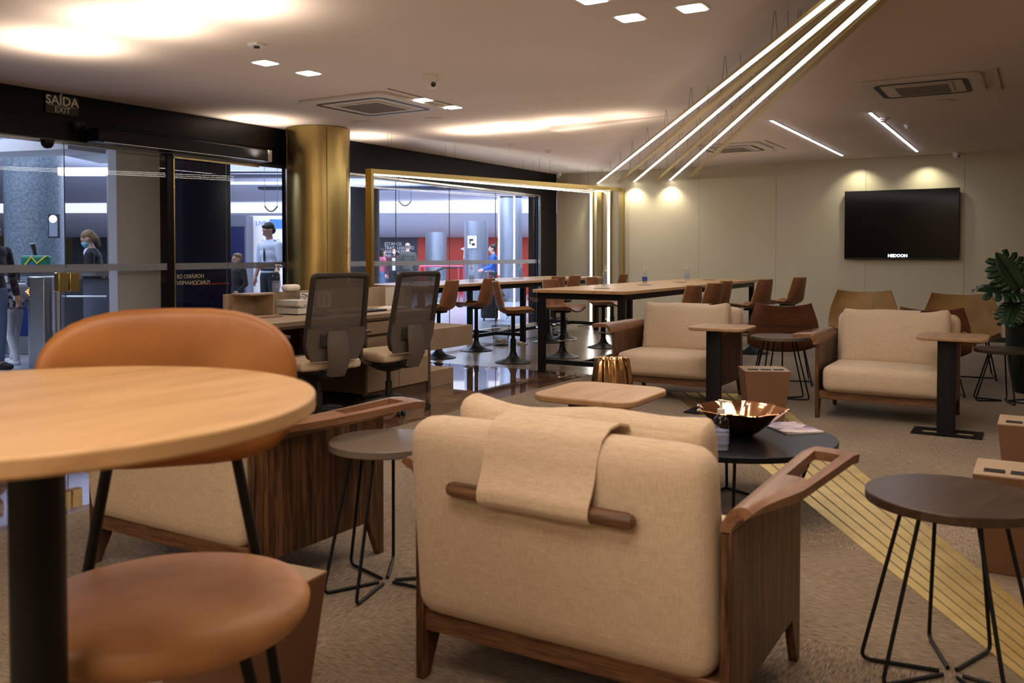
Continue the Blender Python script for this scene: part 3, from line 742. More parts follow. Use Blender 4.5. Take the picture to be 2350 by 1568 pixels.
# ---- tapered power boxes
def make_box(label, m='boxwood'):
    t = thing('power_box', label, 'power outlet box')
    q = MB(); a, b2, h = 0.125, 0.17, 0.40
    vs = [(x * a, y * 0.12, 0) for y in (-1, 1) for x in (-1, 1)] + [(x * b2, y * 0.16, h) for y in (-1, 1) for x in (-1, 1)]
    q.add(vs, [(0, 2, 3, 1), (4, 5, 7, 6), (0, 1, 5, 4), (2, 6, 7, 3), (0, 4, 6, 2), (1, 3, 7, 5)]); q.build('box_body', m, t, bevel=0.003)
    q = MB(); q.box((0, 0, h + 0.001), (2 * b2 - 0.004, 0.316, 0.003)); q.build('box_lid', 'laminate', t)
    for k in (-1, 0, 1):
        q = MB(); q.box((k * 0.095, -0.075, h + 0.0045), (0.075, 0.05, 0.006)); q.build('power_socket', 'blackplastic', t, bevel=0.001)
    return t
BG = 'tapered power outlet boxes on the carpet'
B1 = make_box('tapered tan power box between the two armchairs facing the camera'); B1['group'] = BG; B1.location = (-1.82, 6.78, 0); B1.rotation_euler = (0, 0, 0.45)
dup(B1, (-0.02, 5.35, 0), 0.0, 'tapered power box cut by the right edge of the picture, the farther of two there', BG)
dup(B1, (-0.06, 4.12, 0), 0.0, 'tapered power box behind the round dark table at the lower right', BG)
dup(B1, (-1.84, 1.64, 0), 0.10, 'tapered power box half hidden behind the leather bar stool at the lower left', BG)

# ---- sling lounge chairs with wire legs, face +y
def make_sling(label, m):
    t = thing('leather_sling_chair', label, 'chair')
    pts = [(0.37, 0.40), (0.20, 0.375), (0.02, 0.325), (-0.12, 0.32), (-0.20, 0.42), (-0.245, 0.58), (-0.285, 0.70), (-0.315, 0.79)]
    def f(u, v):
        k = u * (len(pts) - 1); i = min(int(k), len(pts) - 2); w = k - i
        y = pts[i][0] * (1 - w) + pts[i + 1][0] * w; z = pts[i][1] * (1 - w) + pts[i + 1][1] * w
        s_ = 2 * v - 1
        hw = 0.305 + 0.035 * math.exp(-((u - 0.55) / 0.18) ** 2) if u > 0.4 else 0.27 + 0.05 * u / 0.4 * 1.4
        if u > 0.75: hw -= 0.05 * (u - 0.75) / 0.25
        curl = abs(s_) ** 2.6
        z += curl * (0.07 if u < 0.5 else 0.03 * (1 - (u - 0.5)))
        y += curl * (0.10 * max(0, (u - 0.45)) / 0.55)
        z += -0.012 * (1 - s_ * s_) * (1 if u > 0.9 else 0)
        return (s_ * hw, y, z)
    q = MB(); q.sheet(f, 28, 20, 0.012); q.build('leather_shell', m, t, angle=60)
    q = MB(); q.box((0, -0.262, 0.585), (0.46, 0.004, 0.006)); q.build('seam', 'blackplastic', t)
    for s_ in (1, -1):
        q = MB(); q.tube(bend([(s_ * 0.20, 0.20, 0.385), (s_ * 0.27, 0.27, 0.008), (s_ * 0.27, -0.28, 0.008), (s_ * 0.20, -0.10, 0.36)], 0.03), 0.007, 8); q.build('leg', 'black', t)
    q = MB(); q.cyl((-0.27, 0.05, 0.008), (0.27, 0.05, 0.008), 0.006, n=8); q.build('cross_bar', 'black', t)
    return t
SG = 'leather sling lounge chairs at the back of the lounge'
s1 = make_sling('dark brown leather sling chair seen from behind, between the two facing armchairs', 'leather4'); s1.location = (-2.22, 8.95, 0); s1.rotation_euler = (0, 0, 0.28); s1['group'] = SG
s2 = make_sling('mustard leather sling chair against the back wall, left of the two facing the camera', 'leather3'); s2.scale = (1.12, 1.1, 1.08); s2.location = (-1.73, 10.55, 0); s2.rotation_euler = (0, 0, pi + 0.12); s2['group'] = SG
s3 = make_sling('mustard leather sling chair beside the plant, right of the two facing the camera', 'leather3'); s3.scale = (1.12, 1.1, 1.08); s3.location = (-0.71, 10.3, 0); s3.rotation_euler = (0, 0, pi + 0.12); s3['group'] = SG
s4 = make_sling('dark brown leather sling chair hidden behind the armchair below the television', 'leather4'); s4.location = (-0.90, 8.95, 0); s4.rotation_euler = (0, 0, 0.25); s4['group'] = SG

# ---- communal bar tables
def comm_table(x0, x1, y0, y1, label, m='oak'):
    t = thing('communal_table', label, 'table', ((x0 + x1) / 2, (y0 + y1) / 2, 0), 0, 'long communal tables with steel frames')
    hx, hy = (x1 - x0) / 2, (y1 - y0) / 2
    q = MB(); q.prism(rr(2 * hx, 2 * hy, 0.06, 6), 0.865, 0.90); q.build('table_top', m, t, bevel=0.004)
    q = MB(); q.span((-hx + 0.06, -hy + 0.06, 0.80), (-hx + 0.10, hy - 0.06, 0.862)); q.span((hx - 0.10, -hy + 0.06, 0.80), (hx - 0.06, hy - 0.06, 0.862))
    q.span((-hx + 0.06, -hy + 0.06, 0.80), (hx - 0.06, -hy + 0.10, 0.862)); q.span((-hx + 0.06, hy - 0.10, 0.80), (hx - 0.06, hy - 0.06, 0.862)); q.build('apron', 'black', t)
    for yy in (-hy + 0.09, 0.0, hy - 0.09):
        for s_ in (-1, 1):
            q = MB(); q.box((s_ * (hx - 0.09), yy, 0.431), (0.065, 0.065, 0.862)); q.build('leg', 'black', t)
        q = MB(); q.box((0, yy, 0.12), (2 * hx - 0.2, 0.04, 0.05)); q.build('foot_rail', 'black', t)
    q = MB(); q.box((0, 0, 0.12), (0.04, 2 * hy - 0.2, 0.05)); q.build('foot_rail', 'black', t)
    for k in range(4):
        q = MB(); q.lathe([(0, 0.901), (0.09, 0.901), (0.092, 0.903), (0.0, 0.904)], 24); o = q.build('cable_grommet', 'blackplastic', t); o.location = (0, -hy + hy * 2 * (k + 0.5) / 4, 0)
    return t
comm_table(-7.42, -6.32, 8.45, 13.5, 'long high oak table with black frame along the window')
comm_table(-4.74, -3.62, 8.28, 13.2, 'long high oak table with black frame in the middle of the room')

# ---- brown leather stools on trumpet base, face +x
def make_stool(label):
    t = thing('bar_stool', label, 'stool')
    prof = [(0.23, 0.575), (0.20, 0.595), (0.10, 0.590), (0.0, 0.582), (-0.10, 0.585), (-0.165, 0.62), (-0.195, 0.70), (-0.215, 0.80), (-0.235, 0.90), (-0.245, 0.955)]
    def f(u, v):
        k = u * (len(prof) - 1); i = min(int(k), len(prof) - 2); w = k - i
        x = prof[i][0] * (1 - w) + prof[i + 1][0] * w; z = prof[i][1] * (1 - w) + prof[i + 1][1] * w
        s_ = 2 * v - 1
        hw = 0.205 + 0.02 * sin(u * pi) if u < 0.55 else 0.225 - 0.065 * ((u - 0.55) / 0.45) ** 1.2
        c_ = abs(s_) ** 2.4
        z += c_ * 0.05 * (1 if u < 0.5 else max(0, 1 - (u - 0.5) * 3))
        x += c_ * 0.065 * max(0, min(1, (u - 0.4) / 0.25))
        if u < 0.08: hw *= 0.86 + 0.14 * u / 0.08
        return (x, s_ * hw, z)
    q = MB(); q.sheet(f, 30, 18, 0.018); q.build('seat_shell', 'leather2', t, angle=60)
    q = MB(); q.tube([f(i / 30, 0.0) for i in range(31)] + [f(1, j / 10) for j in range(1, 10)] + [f(1 - i / 30, 1.0) for i in range(31)], 0.010, 6); q.build('rim_piping', 'leather3', t)
    q = MB(); q.cyl((0, 0, 0.26), (0, 0, 0.572), 0.024, n=16); q.cyl((0, 0, 0.02), (0, 0, 0.28), 0.034, n=16); q.box((0.0, 0, 0.566), (0.16, 0.16, 0.02)); q.build('gas_post', 'black', t)
    q = MB(); q.lathe([(0.215, 0.0), (0.215, 0.008), (0.16, 0.022), (0.09, 0.045), (0.05, 0.085), (0.036, 0.13), (0.0, 0.13)], 36); q.build('trumpet_base', 'black', t)
    q = MB(); q.tube(arc((0.0, 0, 0.22), 0.17, -75, 75, 16), 0.009, 8); q.cyl((0.03, 0, 0.22), (0.17, 0, 0.22), 0.008, n=8); q.build('foot_ring', 'chrome', t)
    q = MB(); q.tube([(-0.02, 0.03, 0.555), (-0.05, 0.12, 0.54), (-0.07, 0.17, 0.50)], 0.004, 6); q.build('height_lever', 'black', t)
    return t
BSG1, BSG2 = 'brown stools at the window table', 'brown stools at the middle table'
st = make_stool('brown leather stool turned away from the window table, its seat facing right'); st['group'] = BSG1; st.location = (-5.35, 8.93, 0); st.rotation_euler = (0, 0, radians(35))
for x, y, rz, lab in ((-6.38, 8.86, 190, 'brown leather stool at the window table just behind the end of the reception desk'),
                      (-6.43, 9.78, 190, 'brown leather stool at the window table, second from the reception desk'),
                      (-6.15, 11.25, 175, 'brown leather stool at the window table, behind the corner of the middle table'),
                      (-6.20, 11.85, 180, 'brown leather stool at the window table, next to last before the back wall'),
                      (-5.95, 13.05, 185, 'brown leather stool at the far end of the window table by the lit profiles')):
    dup(st, (x, y, 0), radians(rz), lab, BSG1)
for x, y, rz, lab in ((-3.25, 8.75, 175, 'brown leather stool on the near side of the middle table, nearest the camera'),
                      (-3.28, 9.55, 170, 'brown leather stool on the near side of the middle table, second from the camera'),
                      (-3.42, 10.35, 178, 'brown leather stool on the near side of the middle table, third and pushed in deepest'),
                      (-3.2, 11.35, 165, 'brown leather stool on the near side of the middle table, fourth from the camera'),
                      (-3.05, 12.55, 165, 'brown leather stool at the far end of the middle table by the back wall'),
                      (-5.1, 9.7, -5, 'brown leather stool across the middle table, seen under its top beside the lit profiles'),
                      (-5.15, 11.0, 0, 'brown leather stool across the middle table, farther one half hidden by the near stools')):
    dup(st, (x, y, 0), radians(rz), lab, BSG2)
# ================================================================ reception desk
t = thing('reception_desk', 'beige laminate reception desk with drawers and low screen behind the two office chairs', 'desk', (-4.84, 0, 0))
q = MB(); q.prism([(-0.80, 4.5), (0.0, 4.5), (0.0, 6.62), (-0.80, 6.80)], 0.735, 0.77); q.build('desk_top', 'laminate', t, bevel=0.002)
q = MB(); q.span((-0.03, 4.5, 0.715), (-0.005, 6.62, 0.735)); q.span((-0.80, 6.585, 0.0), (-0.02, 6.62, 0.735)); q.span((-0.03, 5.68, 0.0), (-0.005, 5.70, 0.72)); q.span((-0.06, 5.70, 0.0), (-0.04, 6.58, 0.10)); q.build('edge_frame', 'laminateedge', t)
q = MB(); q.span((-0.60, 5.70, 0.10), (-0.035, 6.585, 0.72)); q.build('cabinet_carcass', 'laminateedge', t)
q = MB(); q.span((-0.034, 5.715, 0.60), (-0.012, 6.57, 0.705)); q.build('drawer', 'laminate', t, bevel=0.002)
q = MB(); q.span((-0.034, 5.715, 0.11), (-0.012, 6.138, 0.575)); q.build('cabinet_door', 'laminate', t, bevel=0.002)
q = MB(); q.span((-0.034, 6.145, 0.11), (-0.012, 6.57, 0.575)); q.build('cabinet_door', 'laminate', t, bevel=0.002)
q = MB(); q.span((-0.83, 4.9, 0.0), (-0.80, 7.35, 0.955)); q.build('screen_panel', 'laminate', t, bevel=0.002)
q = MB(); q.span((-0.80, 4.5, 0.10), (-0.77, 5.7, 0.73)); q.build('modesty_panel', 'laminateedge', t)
q = MB(); q.span((-1.26, 6.80, 0.265), (-0.66, 8.29, 0.485)); q.build('upper_bench_block', 'laminate', t, bevel=0.002)
q = MB(); q.span((-1.10, 6.63, 0.0), (-0.16, 7.19, 0.158)); q.build('lower_bench_block', 'laminate', t, bevel=0.002)
q = MB(); q.span((-1.20, 7.2, 0.0), (-0.95, 7.35, 0.265)); q.build('bench_bracket', 'laminateedge', t)
q = MB(); q.span((-0.55, 4.5, 0.0), (-0.05, 4.62, 0.735)); q.build('end_panel', 'laminate', t, bevel=0.003)
# open display box on the screen's left end
t = thing('display_box', 'open slanted beige box standing at the left end of the reception screen', 'box', (-5.45, 5.05, 0.772))
q = MB(); q.span((-0.16, -0.12, 0), (0.16, 0.14, 0.012)); q.span((-0.16, -0.12, 0.012), (-0.145, 0.14, 0.19)); q.span((-0.145, -0.12, 0.178), (0.06, 0.14, 0.19)); q.span((-0.145, 0.128, 0.012), (0.06, 0.14, 0.178)); q.build('box_shell', 'laminate', t)
# paper list and acrylic holder
t = thing('wall_calendar', 'white printed list with rows of black text taped on the reception screen', 'paper', (-5.635, 5.93, 0.865))
q = MB(); q.span((-0.002, -0.20, -0.075), (0.0, 0.20, 0.075)); q.build('sheet', 'paper', t)
q = MB()
random.seed(4)
for c_ in range(5):
    for r_ in range(5): q.box((0.0008, -0.14 + 0.07 * c_, 0.035 - 0.02 * r_), (0.0008, 0.035 + random.uniform(-0.01, 0.008), 0.008))
q.box((0.0008, 0.06, 0.06), (0.0008, 0.1, 0.006)); q.box((0.0008, -0.12, -0.066), (0.0008, 0.12, 0.004))
q.build('printed_rows', 'ink', t)
t = thing('acrylic_tray', 'clear acrylic tray stack with papers left of the printed list', 'tray', (-5.42, 5.46, 0.772))
q = MB()
for k in range(3): q.span((-0.14, -0.11, 0.004 + k * 0.07), (0.14, 0.11, 0.008 + k * 0.07))
q.span((-0.14, -0.114, 0), (0.14, -0.11, 0.19)); q.span((-0.14, 0.11, 0), (0.14, 0.114, 0.19)); q.build('tray_shell', 'clearg', t)
q = MB(); q.span((-0.12, -0.10, 0.009), (0.12, 0.10, 0.055)); q.span((-0.12, -0.10, 0.079), (0.12, 0.10, 0.12)); q.build('paper_stack', 'paper', t)
q = MB(); q.cushion((0.07, 0.12, 0.035), 0.016, 6); o = q.build('computer_mouse', 'blackplastic', loc=(-5.02, 5.32, 0.789)); tag(o, 'black computer mouse on the reception desk near the tangled cable', 'mouse')
q = MB(); q.tube([(-5.60, 5.72, 0.93), (-5.48, 5.72, 0.90), (-5.32, 5.62, 0.80), (-5.22, 5.68, 0.778), (-5.12, 5.60, 0.776), (-5.10, 5.50, 0.776), (-5.18, 5.45, 0.776), (-5.24, 5.53, 0.777), (-5.16, 5.62, 0.779), (-5.05, 5.66, 0.776), (-5.02, 5.78, 0.776)], 0.004, 6); o = q.build('tangled_cable', 'blackplastic'); tag(o, 'thin black cable tangled on the reception desk', 'cable')
q = MB(); q.box((0, 0, 0.008), (0.16, 0.42, 0.016)); o = q.build('keyboard', 'blackplastic', bevel=0.004, loc=(-5.12, 6.0, 0.772)); tag(o, 'flat black keyboard on the reception desk behind the left office chair', 'keyboard')
q = MB(); q.box((0, 0, 0.0), (0.20, 0.05, 0.18)); q.box((0.06, 0.09, -0.04), (0.07, 0.10, 0.06)); o = q.build('document_box', 'white', loc=(-5.42, 6.80, 0.862)); tag(o, 'white upright document box on the reception desk between the office chairs', 'box')
q = MB()
for k in range(3): q.box((0, 0.02 * k, 0.003 + 0.006 * k), (0.22, 0.30, 0.005), 0.2 * k)
o = q.build('paper_sheets', 'paper', loc=(-5.18, 6.42, 0.772)); tag(o, 'loose white papers on the right end of the reception desk', 'paper')
q = MB(); q.tube([(-4.825, 5.42, 0.735), (-4.825, 5.43, 0.70), (-4.84, 5.38, 0.58), (-4.86, 5.33, 0.48)], 0.004, 6); o = q.build('white_cable', 'white'); tag(o, 'white cable hanging from the reception desk edge between the office chairs', 'cable')
q = MB(); q.cushion((0.10, 0.16, 0.06), 0.028, 6); o = q.build('tissue_pack', 'paper', loc=(-5.655, 5.64, 0.985)); tag(o, 'white tissue pack lying on top of the reception screen', 'tissue')

# ---- office chairs, face +y
def make_office(label):
    t = thing('office_chair', label, 'office chair')
    ZS = 0.46
    q = MB(); q.cushion((0.50, 0.48, 0.075), 0.03, 10, (0, 0, 0.012), Matrix.Translation((0, 0.02, ZS))); q.build('seat', 'seatcream', t, angle=80)
    q = MB(); q.lathe([(0.21, 0.0), (0.20, -0.03), (0.10, -0.085), (0.05, -0.10), (0, -0.10)], 24, (0, 0, ZS - 0.035)); q.box((0, -0.16, ZS - 0.06), (0.16, 0.22, 0.05)); q.build('seat_mechanism', 'blackplastic', t)
    def bk(z):  # lean of the back
        k = (z - 0.50) / 0.62
        return -0.235 - 0.035 * sin(k * 2.4) - 0.10 * k * k
    def hw(z):
        k = (z - 0.50) / 0.62
        return 0.235 - 0.02 * k - 0.05 * max(0, 0.2 - k) / 0.2
    z0, z1 = 0.53, 1.125
    loop = []
    for i in range(13): z = z0 + (z1 - z0) * i / 12; loop.append((hw(z), bk(z), z))
    for i in range(13): z = z1 - (z1 - z0) * i / 12; loop.append((-hw(z), bk(z), z))
    lp = bend(loop[:] + [loop[0]], 0.045)
    q = MB(); q.tube(lp[:-1], 0.021, 10, closed=True); q.build('back_frame', 'plasticdark', t)
    q = MB(); q.sheet(lambda u, v: ((2 * u - 1) * (hw(z0 + (z1 - z0) * v) - 0.012), bk(z0 + (z1 - z0) * v) + 0.006 - 0.02 * (1 - (2 * u - 1) ** 2), z0 + 0.01 + (z1 - z0 - 0.02) * v), 10, 16, 0.003); q.build('back_mesh', 'mesh', t)
    q = MB(); q.sheet(lambda u, v: ((2 * u - 1) * (hw(0.5 + 0.24 * v) + 0.006), bk(0.5 + 0.24 * v) - 0.028 + 0.012 * (2 * u - 1) ** 2, 0.50 + 0.24 * v), 10, 8, 0.012)
    q.build('lumbar_panel', 'plasticgrey', t, angle=60)
    q = MB(); q.tube([(0, bk(0.74) - 0.03, 0.72), (0, bk(0.62) - 0.06, 0.64), (0, -0.33, 0.50), (0, -0.28, 0.40), (0, -0.12, 0.385)], [0.075, 0.09, 0.09, 0.08, 0.05], 12, flat=0.28); q.build('back_support', 'plasticgrey', t)
    q = MB(); q.box((-0.05, bk(0.64) - 0.045, 0.655), (0.17, 0.015, 0.10)); q.build('lumbar_knob', 'blackplastic', t, bevel=0.01)
    for s_ in (1, -1):
        q = MB(); q.tube(bend([(s_ * 0.17, 0.0, 0.40), (s_ * 0.30, 0.0, 0.42), (s_ * 0.30, 0.0, 0.66)], 0.04), 0.024, 10, flat=0.6); a = q.build('armrest_post', 'plasticgrey', t)
        q = MB(); q.cushion((0.075, 0.25, 0.028), 0.013, 6, mtx=Matrix.Translation((s_ * 0.30, 0.03, 0.672))); q.build('armrest_pad', 'plasticgrey', a, angle=70)
    q = MB(); q.cyl((0, 0, 0.08), (0, 0, 0.24), 0.028, n=16); q.cyl((0, 0, 0.22), (0, 0, 0.38), 0.018, n=16); q.build('gas_post', 'blackplastic', t)
    for k in range(5):
        a = 2 * pi * k / 5 + 0.5; c_, s_ = cos(a), sin(a)
        q = MB(); q.tube([(0.02 * c_, 0.02 * s_, 0.105), (0.16 * c_, 0.16 * s_, 0.10), (0.30 * c_, 0.30 * s_, 0.075)], [0.032, 0.026, 0.018], 8, flat=0.7); lg = q.build('base_arm', 'blackplastic', t)
        q = MB()
        d = Vector((-s_, c_, 0)); p = Vector((0.315 * c_, 0.315 * s_, 0.03))
        q.cyl(p - d * 0.028, p - d * 0.008, 0.029, n=16); q.cyl(p + d * 0.008, p + d * 0.028, 0.029, n=16); q.cyl(p + Vector((0, 0, 0.02)), p + Vector((0, 0, 0.05)), 0.008, n=8); q.build('caster', 'blackplastic', lg)
    return t
OG = 'mesh backed office chairs at the reception desk'
oc = make_office('mesh backed office chair at the reception desk, nearer and larger one'); oc['group'] = OG; oc.location = (-4.69, 4.96, 0); oc.rotation_euler = (0, 0, radians(70))
oc2 = dup(oc, (-4.58, 5.66, 0), radians(82), 'mesh backed office chair before the drawers of the reception desk', OG)

# ---- foreground: round oak bistro table and tan leather bar stool
t = thing('bistro_table', 'high round oak table with black steel post in the left foreground', 'table', (-1.355, 0.80, 0))
q = MB(); q.prism([(0.430 * cos(2 * pi * i / 120), 0.430 * sin(2 * pi * i / 120)) for i in range(120)], 1.022, 1.05); q.build('table_top', 'oak', t, bevel=0.005, seg=3)
q = MB(); q.cyl((0, 0, 0.02), (0, 0, 1.02), 0.041, n=40); q.build('post', 'black', t); q = MB(); q.lathe([(0.13, 0), (0.13, 0.012), (0, 0.016)], 48); q.build('base_plate', 'black', t)
t = thing('leather_bar_stool', 'tan leather bar stool with round seat and curved back tucked behind the bistro table', 'stool', (-1.450, 1.112, 0), radians(229)); t.scale = (1.0, 1.0, 0.985)
# seat: origin at seat centre, faces +y
q = MB(); q.lathe([(0, -0.045), (0.21, -0.045), (0.244, -0.036), (0.260, -0.015), (0.263, 0.005), (0.25, 0.026), (0.22, 0.036), (0.10, 0.040), (0, 0.041)], 64, (0, 0, 0.602), rad=lambda a, z, i: 1 + 0.03 * cos(2 * a)); q.build('seat', 'leatherlit', t, angle=80)
q = MB()
def padf(u, v):
    a = radians(-90 + (2 * u - 1) * 66); R = 0.30
    return (R * cos(a) * 0.98, R * sin(a) * 0.62 - 0.045, 0.985 + (2 * v - 1) * 0.17)
def hwpad(u): return 0
# rounded pad from a superellipse outline, thick and soft
pts = []
nu, nv = 36, 18
vs = []; fs = []
for side in (1, -1):
    for i in range(nu + 1):
        for j in range(nv + 1):
            rr_ = j / nv; th = 2 * pi * i / nu
            e = 2 / 3.0
            px_ = math.copysign(abs(cos(th)) ** e, cos(th)) * rr_; pz_ = math.copysign(abs(sin(th)) ** e, sin(th)) * rr_
            x = px_ * 0.262; z = 1.004 + pz_ * 0.176
            y = -0.235 + 0.055 * (px_ ** 2) * 1.2 - 0.03 * (z - 1.018)
            thk = 0.026 * (1 - rr_ ** 5) ** 0.5
            vs.append((x, y + side * thk, z))
w_ = nv + 1; o_ = (nu + 1) * w_
for sd in (0, o_):
    for i in range(nu):
        for j in range(nv): fs.append((sd + i * w_ + j, sd + (i + 1) * w_ + j, sd + (i + 1) * w_ + j + 1, sd + i * w_ + j + 1))
q.add(vs, fs)
o = q.build('backrest', 'leather', t, angle=80)
bm = bmesh.new(); bm.from_mesh(o.data); bmesh.ops.remove_doubles(bm, verts=bm.verts[:], dist=0.0005); bmesh.ops.recalc_face_normals(bm, faces=bm.faces[:]); bm.to_mesh(o.data); bm.free()
for p in o.data.polygons: p.use_smooth = True
for s_ in (1, -1):
    q = MB(); q.tube([(s_ * 0.115, -0.232, 0.92), (s_ * 0.13, -0.238, 0.85), (s_ * 0.175, -0.250, 0.60), (s_ * 0.255, -0.270, 0.006)], 0.012, 12); q.build('leg', 'black', t)
    q = MB(); q.tube([(s_ * 0.13, 0.08, 0.57), (s_ * 0.26, 0.16, 0.006)], 0.012, 12); q.build('leg', 'black', t)
q = MB(); q.cyl((-0.175, -0.25, 0.60), (-0.13, 0.10, 0.60), 0.009, n=8); q.cyl((0.175, -0.25, 0.60), (0.13, 0.10, 0.60), 0.009, n=8); q.cyl((-0.13, 0.10, 0.60), (0.13, 0.10, 0.60), 0.009, n=8)
q.cyl((-0.228, -0.262, 0.22), (0.228, -0.262, 0.22), 0.008, n=8); q.cyl((-0.211, 0.131, 0.22), (0.211, 0.131, 0.22), 0.008, n=8); q.build('frame_rails', 'black', t)

# ---- television
t = thing('television', 'large black wall television with small lit lettering on the back wall', 'television', (-1.855, 14.53, 1.73))
q = MB(); q.span((-0.805, -0.01, -0.53), (0.805, 0.04, 0.53)); q.build('casing', 'blackplastic', t, bevel=0.006)
q = MB(); q.span((-0.795, -0.014, -0.505), (0.795, -0.0105, 0.522)); q.build('screen', 'tvblack', t)
q = MB(); q.span((-0.25, 0.04, -0.2), (0.25, 0.065, 0.2)); q.build('wall_bracket', 'black', t)
text('lettering', 'NEDOON', 0.062, 'letter', t, (-0.03, -0.017, -0.475), (pi/2, 0, 0), bold=0.003)
q = MB(); q.span((-0.035, -0.008, -0.06), (0.035, 0, 0.06)); o = q.build('wall_outlet', 'white', loc=(-1.99, YB, 0.53)); tag(o, 'small pale outlet plate low on the back wall under the television', 'outlet')

# ---- potted monstera
t = thing('potted_monstera', 'monstera plant in tall dark green glazed pot at the right edge', 'plant', (-0.06, 9.45, 0))
q = MB(); q.lathe([(0.15, 0.0), (0.165, 0.05), (0.20, 0.22), (0.225, 0.42), (0.23, 0.60), (0.235, 0.625), (0.225, 0.635), (0.205, 0.625), (0.20, 0.57)], 48); q.build('pot', 'pot', t, angle=60)
q = MB(); q.lathe([(0.20, 0.58), (0, 0.585)], 24); q.build('soil', 'soil', t)
def leaf_mesh(Ln):
    # heart-shaped blade along +y, deeply slit on both sides
    q = MB()
    def half(y):           # outline half width
        k = y / Ln
        return Ln * 0.50 * max(0.0, (sin(pi * min(1.0, (k + 0.16) / 1.16)))) ** 0.75
    for s_ in (1, -1):
        n_ = 16
        vs = []; m_ = 4
        for i in range(n_ + 1):
            y = Ln * i / n_
            for j in range(m_ + 1):
                x = half(y) * 0.45 * j / m_
                vs.append((s_ * x, y - 0.10 * x, 0.25 * x))
        w = m_ + 1
        q.add(vs, [(i * w + j, (i + 1) * w + j, (i + 1) * w + j + 1, i * w + j + 1) for i in range(n_) for j in range(m_)])
        nl = 7
        for k in range(nl):
            ya, yb = Ln * (-0.02 + 0.132 * k), Ln * (-0.02 + 0.132 * k + 0.108)
            g = []; m_ = 7
            for j in range(m_ + 1):
                u = j / m_
                for e, y in ((0, ya), (1, yb)):
                    yc = max(0.0, y); x0 = half(yc) * 0.40; x1 = half(yc) * (1.0 if k < nl - 1 else 0.9)
                    x = x0 + (x1 - x0) * u
                    ym = (ya + yb) / 2; y2 = ym + (y - ym) * (1.12 if u < 0.8 else 1.12 - 1.0 * ((u - 0.8) / 0.2) ** 2)
                    g.append((s_ * x, y2 - 0.10 * x + (0.10 * k / nl - (0.10 if k == 0 else 0)) * Ln * u * u * 1.5, 0.25 * x - 0.16 * Ln * u * u))
            q.add(g, [(2 * j, 2 * j + 1, 2 * j + 3, 2 * j + 2) for j in range(m_)])
    return q
random.seed(11)
FWc = Vector((-sin(YAW), cos(YAW), 0)); RTc = Vector((cos(YAW), sin(YAW), 0))
# stalk end (right, away, height), pointing direction, face normal, length
lv = [((-0.16, -0.05, 0.96), (-0.45, 0.1, 0.75), (-0.2, -0.95, 0.35), 0.40), ((-0.12, 0.0, 0.92), (-1, -0.1, 0.05), (0, -0.35, 0.95), 0.44),
      ((-0.20, -0.05, 0.84), (-0.45, -0.3, -0.75), (-0.5, -0.8, 0.4), 0.28), ((0.05, 0.0, 1.02), (0.2, -0.1, 0.9), (0, -0.9, 0.3), 0.42),
      ((0.0, 0.05, 0.90), (0.3, -0.6, 0.2), (0, -0.5, 0.9), 0.36), ((0.2, 0.0, 0.95), (1, 0, 0.2), (0, -0.4, 0.9), 0.42),
      ((0.12, 0.1, 1.10), (0.5, 0.3, 0.7), (0, -0.8, 0.5), 0.40), ((-0.02, -0.08, 0.82), (-0.1, -1, -0.2), (0, -0.2, 1), 0.32), ((-0.05, 0.15, 1.0), (-0.2, 0.8, 0.5), (0, -0.5, 0.9), 0.38)]
for bs, dr, nm, Ln in lv:
    P = RTc * bs[0] + FWc * bs[1] + Vector((0, 0, bs[2])); d = (RTc * dr[0] + FWc * dr[1] + Vector((0, 0, dr[2]))).normalized(); nn = RTc * nm[0] + FWc * nm[1] + Vector((0, 0, nm[2]))
    nn = (nn - d * nn.dot(d)).normalized(); xx = d.cross(nn)
    o = leaf_mesh(Ln).build('leaf', 'leaf', t, angle=70)
    sm = o.modifiers.new('thick', 'SOLIDIFY'); sm.thickness = 0.002
    mt = Matrix((xx, d, nn)).transposed().to_4x4(); mt.translation = P
    o.matrix_local = mt
    q = MB(); bx_, by_ = random.uniform(-0.06, 0.06), random.uniform(-0.06, 0.06); x, y, z = P
    q.tube([(bx_, by_, 0.58), (bx_ * 1.2 + x * 0.15, by_ * 1.2 + y * 0.15, 0.58 + (z - 0.58) * 0.5), (x * 0.7, y * 0.7, 0.58 + (z - 0.58) * 0.88), (x, y, z)], [0.008, 0.007, 0.006, 0.004], 8); q.build('stem', 'stem', t)

# ---- things on the coffee table
t = thing('copper_bowl', 'wavy polished copper bowl on the black coffee table', 'bowl', (-1.44, 4.50, 0.363), 0.2)
t.location = (-1.30, 4.42, 0.363); t.scale = (0.82, 0.82, 0.9)
def br(a, z, i): return 1 + (0.05 * sin(9 * a) + 0.05 * sin(5 * a + 1)) * (i / 6.0 if i <= 6 else (13 - i) / 6.0)
pr_o = [(0.07, 0.0), (0.12, 0.03), (0.165, 0.065), (0.20, 0.095), (0.228, 0.12), (0.25, 0.138), (0.268, 0.148)]
pr_i = [(r - 0.004, z + 0.005) for r, z in reversed(pr_o)]
q = MB(); q.lathe(pr_o + pr_i + [(0, 0.006)], 108, rad=br); q.build('bowl_shell', 'copper', t, angle=70)
o = None
t = thing('magazine', 'glossy magazine lying on the black coffee table right of the copper bowl', 'magazine', (-1.12, 4.72, 0.363), 0.75)
q = MB(); q.box((0, 0, 0.003), (0.21, 0.28, 0.006)); q.build('pages', 'paper', t)
mg = mat('magazine_cover', (0.5, 0.4, 0.45), 0.15)
nz = N(mg, 'ShaderNodeTexVoronoi', Scale=9.0); L(mg, coords(mg, (1, 2.2, 1)), nz.inputs['Vector'])
sp_ = N(mg, 'ShaderNodeSeparateColor'); L(mg, nz.outputs['Color'], sp_.inputs[0])
